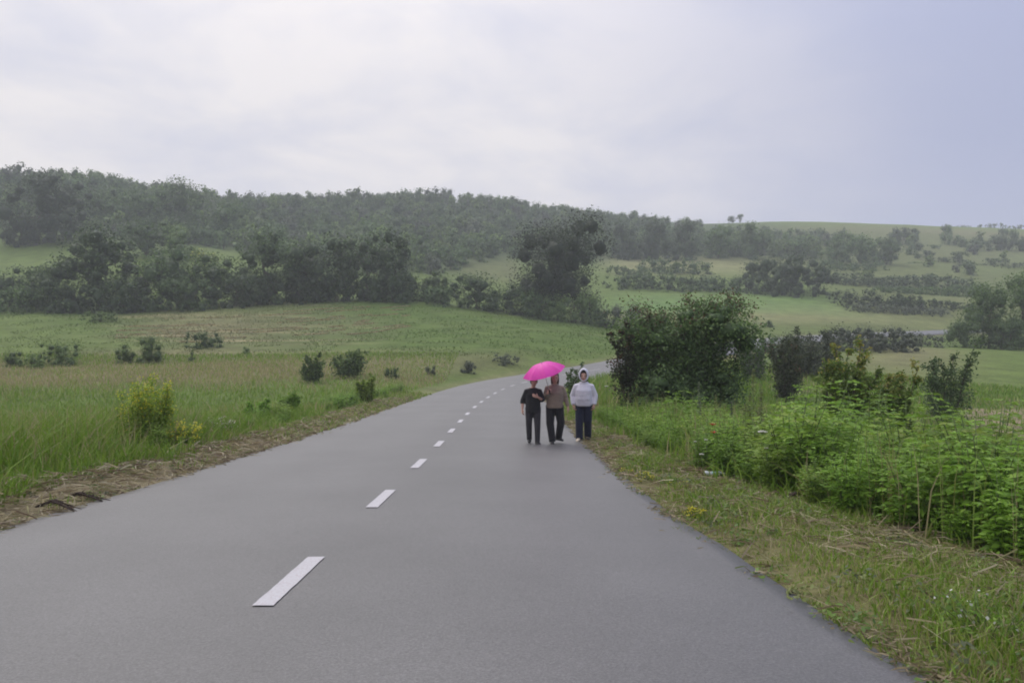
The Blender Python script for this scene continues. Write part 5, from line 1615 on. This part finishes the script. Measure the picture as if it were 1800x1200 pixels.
# ------------------------------------------------------------------ the three walkers
def cloth(name, col, rough=0.85, bump=1.0, bscale=9.0, stretch=(1.6, 1.6, 0.55), noise=0.12):
    return mat_plain(name, col, rough, 0.2, noise, 24, bump, bscale, 0.0, 0.15, stretch)


M_SKIN = mat_plain('skin', (0.46, 0.275, 0.215), 0.55, 0.35, 0.06, 30)
M_LIP = mat_plain('lips', (0.30, 0.10, 0.09), 0.5)
M_EYE = mat_plain('eye_dark', (0.03, 0.025, 0.022), 0.3, 0.5)
M_HAIRD = mat_plain('dark_hair', (0.022, 0.017, 0.016), 0.6, 0.3, 0.3, 60, 0.6, 70, stretch=(3, 3, 0.4))
M_HAIRR = mat_plain('auburn_hair', (0.085, 0.040, 0.032), 0.6, 0.3, 0.3, 60, 0.6, 70, stretch=(3, 3, 0.4))
M_BLACK = cloth('black_blouse', (0.020, 0.020, 0.023))
M_CHAR = cloth('charcoal_cloth', (0.030, 0.028, 0.033))
M_BLK2 = cloth('black_trousers', (0.016, 0.016, 0.019))
M_TAUPE = cloth('taupe_knit', (0.215, 0.168, 0.135), 0.9, 0.7, 9.0, (0.5, 0.5, 2.6))
M_LAV = cloth('pale_lavender_fleece', (0.54, 0.53, 0.60), 0.9, 0.8, 8.0, (0.9, 0.9, 1.3), 0.08)
M_NAVY = cloth('navy_denim', (0.013, 0.017, 0.036))
M_SHOE = mat_plain('black_shoe', (0.014, 0.014, 0.015), 0.5, 0.4)
M_SHOEB = mat_plain('beige_shoe', (0.50, 0.43, 0.33), 0.6, 0.3)

JOBS = []


def later(mb, name, mat, parent, voxel=0.011, smooth=6):
    """Fuse the shapes of MB into one continuous surface (done for all at once below)."""
    o = link(name, mb.mesh(name, mat), None)
    r = o.modifiers.new('fuse', 'REMESH'); r.mode = 'VOXEL'; r.voxel_size = voxel; r.use_smooth_shade = True
    s = o.modifiers.new('soft', 'SMOOTH'); s.factor = 0.5; s.iterations = smooth
    JOBS.append((o, name, mat, parent))
    return o


def rings_z(spec, m=20, p=2.3):
    """spec rows (z, rx, ry, cx, cy): super-elliptic horizontal rings."""
    a = np.linspace(0, 2 * np.pi, m, endpoint=False)
    c, s = np.cos(a), np.sin(a)
    c, s = np.sign(c) * np.abs(c) ** (2 / p), np.sign(s) * np.abs(s) ** (2 / p)
    return np.array([np.stack([cx + rx * c, cy + ry * s, np.full(m, z)], 1) for z, rx, ry, cx, cy in spec])


def hand(mb, w, d, s, n, curl=0.5, size=1.0):
    """Palm, four fingers of unequal length and a thumb; d along the fingers, s towards the thumb, n palm side."""
    w, d, s, n = (np.asarray(v, float) for v in (w, d, s, n))
    d = unit(d); s = unit(s - d * (s @ d)); n0 = np.cross(d, s); n = n0 if n0 @ n > 0 else -n0
    k = size
    mb.tube(np.array([w - d * 0.02, w + d * 0.02 * k]), np.array([0.024, 0.026]) * k, 10)
    mb.ell(w + d * 0.048 * k, np.array([0.040, 0.050, 0.016]) * k, 12, 8, None, np.stack([s, d, n], 1))
    for i, (o, L) in enumerate(((0.029, 0.068), (0.010, 0.078), (-0.010, 0.072), (-0.028, 0.056))):
        b = w + d * 0.075 * k + s * o * k
        p = [b]; ang = 0.15
        for f in (0.42, 0.32, 0.26):
            ang += curl * 0.75
            p.append(p[-1] + (d * math.cos(ang) + n * math.sin(ang)) * L * f * k)
        mb.tube(np.array(p), np.array([0.0098, 0.0092, 0.0084, 0.0068]) * k, 8)
    b = w + d * 0.022 * k + s * 0.030 * k
    t1 = unit(s * 0.75 + d * 0.75 + n * 0.25)
    mb.tube(np.array([b, b + t1 * 0.030 * k, b + t1 * 0.050 * k + d * 0.012 * k + n * 0.006]), np.array([0.0135, 0.0115, 0.0085]) * k, 8)


def person(px, py, Y, height, label, J, top, trou, shoes, hair, hood=None, pocket=False):
    """J joints in metres for a 1.55 m figure facing the camera (x to the picture's right, -y towards the camera)."""
    p = P(px, py, Y)
    lat, ix = road_lat([p[0]], [p[1]])
    z = float(ctr[ix[0], 2] - 0.012 * abs(lat[0]))
    root = empty('person', (p[0], p[1], z), J.get('turn', 0.0), height / 1.55)
    tag(root, label, 'person', 'people walking towards the camera')
    tx = J.get('torso', 1.0)
    # ---- body, one continuous surface
    b = MB()
    hx, hy, hz = J['head']
    b.loft(rings_z([(1.322 + hz, .026, .028, hx, hy - .052), (1.343 + hz, .044, .053, hx, hy - .034), (1.375 + hz, .060, .078, hx, hy - .018), (1.41 + hz, .068, .090, hx, hy - .008),
                    (1.45 + hz, .072, .096, hx, hy), (1.49 + hz, .071, .094, hx, hy + .004), (1.52 + hz, .057, .075, hx, hy + .008), (1.538 + hz, .034, .045, hx, hy + .010), (1.545 + hz, .012, .016, hx, hy + .010)], 20, 2.1))
    b.ell((hx, hy - .098, 1.408 + hz), (.013, .020, .020), 10, 8)
    b.ell((hx, hy - .086, 1.432 + hz), (.010, .020, .030), 10, 8)
    for s in (-1, 1):
        b.ell((hx + s * .034, hy - .082, 1.452 + hz), (.022, .012, .006), 10, 6)
        b.ell((hx + s * .040, hy - .060, 1.395 + hz), (.022, .022, .024), 10, 8)
        b.ell((hx + s * .073, hy + .004, 1.425 + hz), (.010, .020, .030), 10, 8)
    b.tube(np.array([(0, .012, 1.22), (hx * .5, .008, 1.30), (hx, hy, 1.37 + hz)]), (.056, .050, .050), 14)
    b.loft(rings_z([(.76, .13 * tx, .10, 0, 0), (.86, .155 * tx, .11, 0, .005), (.96, .13 * tx, .10, 0, 0), (1.10, .145 * tx, .105, 0, -.005), (1.20, .15, .085, 0, .0), (1.265, .11, .06, 0, .005), (1.285, .05, .045, 0, .01)]))
    for side in ('a', 'b'):
        sh, el, wr = (np.array(J[side + k]) for k in ('_sh', '_el', '_wr'))
        b.tube(np.array([sh, (sh + el) / 2, el, (el + wr) / 2, wr]), (.046, .042, .036, .034, .024), 10)
        hd = J[side + '_hand']
        hand(b, wr, hd[0], hd[1], hd[2], hd[3])
        hip, kn, an, toe = (np.array(J[side + k]) for k in ('_hip', '_kn', '_an', '_toe'))
        b.tube(np.array([hip, (hip + kn) / 2, kn, (kn + an) / 2 + np.array([0, .015, 0]), an]), (.078, .066, .050, .050, .034), 12)
        b.tube(np.array([an + np.array([0, .02, -.03]), an + toe * .08 - np.array([0, 0, .055])]), (.026, .018), 10)
    later(b, 'body', M_SKIN, root, 0.0075, 3)
    # ---- face
    for s in (-1, 1):
        e = MB(); e.ell((hx + s * .030, hy - .0865, 1.438 + hz), (.013, .008, .0075), 10, 7)
        link('eye', e.mesh('eye', M_EYE), root)
    e = MB(); e.ell((hx, hy - .0885, 1.364 + hz), (.024, .008, .0075), 12, 7)
    link('mouth', e.mesh('mouth', M_LIP), root)
    # ---- top
    t = MB()
    t.loft(rings_z(top['rings'], 24, 2.4))
    for side in ('a', 'b'):
        sh, el, wr = (np.array(J[side + k]) for k in ('_sh', '_el', '_wr'))
        f = top['sleeve']
        end = el + (wr - el) * f
        r = top['r']
        t.tube(np.array([sh + np.array([-np.sign(sh[0]) * .05, 0, .005]), sh, (sh + el) / 2, el, (el + end) / 2, end]), (r[0] * .9, r[0], r[0] * .97, r[1], (r[1] + r[2]) / 2, r[2]), 14)
    later(t, top['name'], top['mat'], root, 0.011, 7)
    # ---- trousers
    t = MB()
    t.loft(rings_z(trou['rings'], 22, 2.3))
    for side in ('a', 'b'):
        hip, kn, an = (np.array(J[side + k]) for k in ('_hip', '_kn', '_an'))
        r = trou['r']
        t.tube(np.array([hip + np.array([0, 0, .04]), hip, (hip + kn) / 2, kn, (kn + an) / 2, an + np.array([0, .01, trou['hem']])]), (r[0], r[0], (r[0] + r[1]) / 2, r[1], (r[1] + r[2]) / 2, r[2]), 16)
    later(t, 'trousers', trou['mat'], root, 0.011, 6)
    # ---- shoes
    for side in ('a', 'b'):
        an, toe = np.array(J[side + '_an']), unit(np.array(J[side + '_toe']))
        sd = np.cross(toe, (0, 0, 1))
        s = MB()
        base = an * np.array([1, 1, 0]) + np.array([0, 0, max(an[2] - .085, 0)])
        prof = []
        ph = np.linspace(0, 2 * np.pi, 14, endpoint=False)
        for f, wv, hv in ((-.088, .014, .04), (-.076, .034, .075), (-.03, .041, .108), (.025, .041, .098), (.08, .046, .066), (.13, .039, .046), (.155, .016, .024)):
            prof.append(np.array([base + toe * f + sd * wv * math.cos(q) + np.array([0, 0, max(hv / 2 + hv / 2 * math.sin(q) * 1.0, 0.0) + toe[2] * 0]) for q in ph]))
        s.loft(np.array(prof))
        link('shoe', s.mesh('shoe', shoes[0 if side == 'a' else 1]), root)
    # ---- hair
    hm = MB()
    for c, r in hair['lobes']:
        hm.ell(np.array(c) + np.array([hx, hy, hz]), r, 18, 12)
    later(hm, 'hair', hair['mat'], root, 0.009, 4)
    if hood:
        cz = 1.452 + hz
        a = np.linspace(0, 2 * np.pi, 28, endpoint=False)
        R = []
        for y, rx, rz, dz in ((-.01, .088, .118, 0), (-.07, .076, .108, 0), (-.098, .074, .108, 0), (-.108, .082, .118, 0), (-.098, .096, .130, .002), (-.05, .110, .140, .008),
                              (.0, .116, .142, .010), (.06, .112, .138, .006), (.105, .088, .112, -.005), (.13, .050, .070, -.012), (.138, .012, .018, -.015)):
            R.append(np.stack([hx + rx * np.cos(a), np.full(28, hy + y), cz + dz + rz * np.sin(a) * np.where(np.sin(a) > 0, 1 + .06 * np.abs(np.sin(a)) ** 6, 1.08)], 1))
        m = MB(); m.loft(np.array(R), None, False)
        link('hood', m.mesh('hood', hood), root)
    if pocket:
        m = MB(); m.ell((0, -.142, .935), (.125, .026, .068), 20, 10)
        link('pocket', m.mesh('pocket', top['mat']), root)
    return root


# woman in black, hand on her chest, under the umbrella
J1 = dict(turn=.10, head=(.015, -.02, -.005), torso=.95,
          a_sh=(-.150, .0, 1.205), a_el=(-.232, .03, .985), a_wr=(-.246, -.02, .790), a_hand=((.0, -.15, -1), (.35, -1, 0), (1, 0, 0), .45),
          b_sh=(.150, .0, 1.205), b_el=(.225, -.05, .985), b_wr=(.085, -.195, 1.075), b_hand=((-.9, -.10, .38), (.1, -.2, 1), (0, 1, 0), .35),
          a_hip=(-.085, 0, .80), a_kn=(-.095, .0, .445), a_an=(-.070, .12, .11), a_toe=(-.12, -1, 0),
          b_hip=(.085, 0, .80), b_kn=(.088, -.09, .44), b_an=(.085, -.12, .085), b_toe=(.22, -1, 0))
person(937, 779, 18.35, 1.47, 'woman in black blouse and slim dark trousers, hand on chest under the umbrella', J1,
       dict(name='blouse', mat=M_BLACK, sleeve=.35, r=(.060, .060, .060),
            rings=[(.70, .165, .120, 0, 0), (.76, .178, .132, 0, 0), (.90, .170, .132, 0, 0), (1.02, .165, .130, 0, -.005), (1.12, .170, .128, 0, -.01), (1.20, .168, .100, 0, 0), (1.255, .130, .075, 0, .005), (1.278, .075, .060, 0, .01)]),
       dict(mat=M_CHAR, hem=-.03, r=(.098, .072, .060), rings=[(.74, .155, .115, 0, 0), (.84, .165, .12, 0, .005), (.95, .145, .11, 0, 0)]),
       (M_SHOE, M_SHOE), dict(mat=M_HAIRD, lobes=[((0, .018, 1.475), (.086, .098, .088)), ((0, .045, 1.425), (.084, .070, .085)), ((-.062, .0, 1.43), (.026, .05, .06)), ((.062, .0, 1.43), (.026, .05, .06)), ((0, -.055, 1.520), (.058, .045, .026))]))

# woman in the taupe jumper who carries the umbrella
J2 = dict(turn=-.04, head=(.005, -.01, 0), torso=1.08,
          a_sh=(-.158, .0, 1.210), a_el=(-.215, -.03, 1.000), a_wr=(-.150, -.215, 1.115), a_hand=((.35, -.2, .9), (.7, -.6, 0), (.6, .8, 0), 1.15),
          b_sh=(.158, .0, 1.210), b_el=(.240, .02, .985), b_wr=(.290, -.03, .800), b_hand=((.12, -.1, -1), (-.35, -1, 0), (-1, 0, 0), .4),
          a_hip=(-.090, 0, .80), a_kn=(-.100, -.08, .445), a_an=(-.050, -.12, .085), a_toe=(-.05, -1, 0),
          b_hip=(.090, 0, .80), b_kn=(.135, .0, .45), b_an=(.085, .13, .13), b_toe=(.65, -.8, 0))
W2 = person(975, 779, 18.45, 1.54, 'woman in taupe jumper and black trousers in mid stride holding up the umbrella', J2,
            dict(name='jumper', mat=M_TAUPE, sleeve=.93, r=(.064, .058, .044),
                 rings=[(.775, .178, .140, 0, 0), (.80, .186, .150, 0, 0), (.92, .184, .152, 0, -.005), (1.02, .182, .148, 0, -.01), (1.12, .182, .142, 0, -.012), (1.21, .172, .105, 0, 0), (1.262, .130, .078, 0, .005), (1.288, .075, .062, 0, .01)]),
            dict(mat=M_BLK2, hem=-.035, r=(.108, .088, .074), rings=[(.74, .170, .125, 0, 0), (.84, .180, .135, 0, .005), (.95, .160, .12, 0, 0)]),
            (M_SHOE, M_SHOE), dict(mat=M_HAIRR, lobes=[((0, .020, 1.478), (.088, .098, .088)), ((0, .048, 1.41), (.088, .072, .12)), ((-.068, .005, 1.38), (.026, .048, .10)), ((.068, .005, 1.38), (.026, .048, .10)), ((0, -.058, 1.522), (.056, .042, .024))]))

# woman in the hooded top at the road's edge
J3 = dict(head=(.0, -.01, .0), torso=1.12, turn=-.14,
          a_sh=(-.165, .0, 1.205), a_el=(-.248, .03, .985), a_wr=(-.225, -.06, .785), a_hand=((.18, -.25, -1), (.4, -1, 0), (1, 0, 0), .6),
          b_sh=(.165, .0, 1.205), b_el=(.252, .03, .985), b_wr=(.232, -.05, .790), b_hand=((-.15, -.2, -1), (-.4, -1, 0), (-1, 0, 0), .6),
          a_hip=(-.085, 0, .80), a_kn=(-.095, -.06, .44), a_an=(-.088, -.12, .085), a_toe=(-.30, -1, 0),
          b_hip=(.090, 0, .80), b_kn=(.092, -.01, .44), b_an=(.085, .09, .10), b_toe=(.15, -1, 0))
person(1026, 775, 19.2, 1.575, 'woman in pale lavender hooded top and wide navy trousers at the tarmac edge', J3,
       dict(name='hooded_top', mat=M_LAV, sleeve=.96, r=(.068, .066, .050),
            rings=[(.765, .170, .140, 0, 0), (.79, .184, .152, 0, 0), (.92, .190, .160, 0, -.005), (1.02, .184, .155, 0, -.01), (1.12, .180, .146, 0, -.012), (1.20, .160, .108, 0, 0), (1.255, .120, .085, 0, .005), (1.300, .095, .085, 0, .01)]),
       dict(mat=M_NAVY, hem=-.05, r=(.106, .090, .082), rings=[(.74, .175, .13, 0, 0), (.84, .185, .14, 0, .005), (.95, .165, .12, 0, 0)]),
       (M_SHOEB, M_SHOE), dict(mat=M_HAIRD, lobes=[((0, .012, 1.478), (.080, .088, .080)), ((-.058, -.012, 1.44), (.024, .050, .085)), ((.058, -.012, 1.44), (.024, .050, .085)), ((0, -.052, 1.518), (.054, .044, .024))]),
       M_LAV, True)

bpy.context.view_layer.update()
dg = bpy.context.evaluated_depsgraph_get()
done = []
for o, name, mat, parent in JOBS:
    me = bpy.data.meshes.new_from_object(o.evaluated_get(dg))
    done.append((o, name, mat, parent, me))
for o, name, mat, parent, me in done:
    old = o.data
    bpy.data.objects.remove(o)
    bpy.data.meshes.remove(old)
    if not me.materials: me.materials.append(mat)
    me.name = name
    link(name, me, parent)


# ------------------------------------------------------------------ pink umbrella
def umbrella():
    M_PINK = mat_plain('pink_nylon', (0.78, 0.060, 0.44), 0.5, 0.35, 0.05, 12, trans=0.26)
    M_METAL = mat_plain('grey_metal', (0.30, 0.30, 0.31), 0.35, 0.5)
    M_HANDLE = mat_plain('black_plastic', (0.02, 0.02, 0.02), 0.45, 0.4)
    k = 1.54 / 1.55
    g = np.array(W2.location) + k * np.array([-.128, -.250, 1.165])       # where her right hand closes round the shaft
    up = unit(np.array([-0.27, -0.20, 0.94]))
    apex = g + up * 0.635
    root = empty('umbrella', apex)
    root.rotation_euler = Vector(up).to_track_quat('Z', 'Y').to_euler()
    tag(root, 'open bright pink umbrella tilted over the two women on the left', 'umbrella')
    R, dp = 0.47, 0.205
    rho = (R * R + dp * dp) / (2 * dp); tm = math.asin(R / rho)
    t = np.linspace(0.02, 1, 9)
    rr, zz = rho * np.sin(t * tm), rho * np.cos(t * tm) - rho
    for q in range(8):
        a0, a1 = q * math.pi / 4 + 0.2, (q + 1) * math.pi / 4 + 0.2
        s = np.linspace(0, 1, 7)
        d0, d1 = np.array([math.cos(a0), math.sin(a0)]), np.array([math.cos(a1), math.sin(a1)])
        v = []
        for i in range(9):
            for f in s:
                bow = 4 * f * (1 - f)
                xy = (d0 * (1 - f) + d1 * f) * rr[i] * (1 - 0.045 * bow * t[i] ** 3)
                v.append((xy[0], xy[1], zz[i] + 0.0 * bow * t[i] * (1 - t[i]) - 0.020 * bow * t[i]))
        ii, jj = np.meshgrid(np.arange(8), np.arange(6), indexing='ij')
        a = (ii * 7 + jj).ravel()
        link('canopy_panel', mesh_np('canopy_panel', v, [np.stack([a, a + 1, a + 8, a + 7], 1)], None, M_PINK, True), root)
        m = MB()
        m.tube(np.stack([d0[0] * rr * .995, d0[1] * rr * .995, zz - .006], 1), 0.0028, 5)
        m.tube(np.array([[0, 0, -.26], [d0[0] * rr[4], d0[1] * rr[4], zz[4] - .008]]), 0.0024, 5)
        link('rib', m.mesh('rib', M_METAL), root)
    m = MB(); m.tube(np.array([[0, 0, .0], [0, 0, -.30], [0, 0, -.62]]), 0.0055, 8)
    link('shaft', m.mesh('shaft', M_METAL), root)
    m = MB(); m.tube(np.array([[0, 0, -.012], [0, 0, .012], [0, 0, .05]]), (.012, .010, .005), 8)
    link('tip', m.mesh('tip', M_METAL), root)
    m = MB(); m.tube(np.array([[0, 0, -.59], [0, 0, -.63], [0, 0, -.69], [0, 0, -.71]]), (.011, .014, .015, .012), 10)
    link('handle', m.mesh('handle', M_HANDLE), root)


umbrella()


# ------------------------------------------------------------------ litter and dry branches on the verges
def bottle():
    M_PET = mat_plain('pale_plastic', (0.62, 0.68, 0.70), 0.25, 0.5, 0.08, 20, 0.5, 30, trans=0.3)
    M_BAND = mat_plain('green_label', (0.22, 0.42, 0.34), 0.5)
    M_CAP = mat_plain('white_cap', (0.60, 0.62, 0.64), 0.5)
    x, y = unproject(1255, 845)
    z = float(H(x, y)) + 0.075
    root = empty('plastic_bottle', (x, y, z), math.radians(-6))
    tag(root, 'crushed pale plastic bottle lying on the right verge grass', 'bottle')
    rng = np.random.RandomState(3)
    a = np.linspace(0, 2 * np.pi, 14, endpoint=False)
    R = []
    for t in np.linspace(0, 1, 15):
        r = 0.034 * (1 - 0.12 * abs(math.sin(t * 17))) if 0.05 < t < 0.72 else (0.026 if t <= 0.05 else 0.034 - 0.021 * sstep(0.72, 0.95, t))
        w = 1 - 0.28 * math.exp(-((t - 0.42) / 0.16) ** 2)
        R.append(np.stack([np.full(14, (t - 0.5) * 0.25), r * np.cos(a), r * w * np.sin(a) + 0.004 * rng.normal()], 1))
    m = MB(); m.loft(np.array(R)); link('bottle_body', m.mesh('bottle_body', M_PET), root)
    m = MB(); m.tube(np.array([[-.03, 0, 0], [.0, 0, 0], [.035, 0, 0]]), (.0345, .0345, .0345), 16, None, 0.8); link('label_band', m.mesh('label_band', M_BAND), root)
    m = MB(); m.tube(np.array([[.122, 0, 0], [.14, 0, 0]]), (.0145, .0145), 12); link('cap', m.mesh('cap', M_CAP), root)


def dead_branch(label, px, py, L, turn, seed):
    rng = np.random.RandomState(seed)
    x, y = unproject(px, py)
    root = empty('dead_branch', (x, y, float(H(x, y))), turn)
    tag(root, label, 'branch', 'dry dark branches in the mown straw')
    m, tw = MB(), MB()
    for k in range(5):
        o = rng.normal(size=2) * 0.03
        p = np.array([[-L / 2 + o[0], o[1], .05], [-L / 6, o[1] + .02, .11 + .02 * rng.uniform()], [L / 5, o[1] - .01, .07], [L / 2 * rng.uniform(.8, 1.1), o[1] * 2 - .02, .015]])
        m.tube(p, np.array([.008, .010, .008, .003]), 6)
        for j in range(4):
            q = p[1] + (p[2] - p[1]) * rng.uniform()
            e = q + np.array([rng.normal() * .10, rng.normal() * .07, rng.uniform(-.06, .04)])
            tw.tube(np.array([q, (q + e) / 2 + rng.normal(size=3) * .01, e]), np.array([.0045, .0035, .002]), 4)
    Mb = mat_plain('dead_wood', (0.050, 0.036, 0.028), 0.9, 0.2, 0.3, 30)
    link('branch', m.mesh('branch', Mb), root); link('twigs', tw.mesh('twigs', Mb), root)


bottle()
dead_branch('dark dead branch poking out on to the tarmac from the left straw', 150, 884, 0.50, 0.15, 1)
dead_branch('smaller brown dead branch nearer the left picture edge in the straw', 100, 903, 0.46, -0.1, 2)
dead_branch('dead branch lying across the right verge at the foot of the weeds', 1415, 885, 0.55, 0.0, 3)

# ------------------------------------------------------------------ rainy air over the valley
def haze():
    top = 66.0
    zs = [o.matrix_world.translation.z for o in scene.objects if o.type == 'MESH']
    x0, x1, y0, y1, z0, z1 = -402, 408, -62, 708, ZMIN - 1.0, max(ZMAX + 12, top)
    v = [(x, y, z) for z in (z0, z1) for y in (y0, y1) for x in (x0, x1)]
    f = [(0, 2, 3, 1), (4, 5, 7, 6), (0, 1, 5, 4), (2, 6, 7, 3), (0, 4, 6, 2), (1, 3, 7, 5)]
    m = bpy.data.materials.new('rain_haze'); m.use_nodes = True
    t = m.node_tree; t.nodes.clear()
    out = N(t, 'ShaderNodeOutputMaterial')
    pv = N(t, 'ShaderNodeVolumePrincipled')
    pv.inputs['Color'].default_value = (0.90, 0.93, 0.97, 1)
    pv.inputs['Density'].default_value = 0.00078
    pv.inputs['Anisotropy'].default_value = 0.0
    t.links.new(pv.outputs[0], out.inputs['Volume'])
    me = mesh_np('haze', v, [np.array(f)], None, m)
    tag(link('haze', me), 'thin pale rain haze filling the whole valley', kind='stuff')


haze()
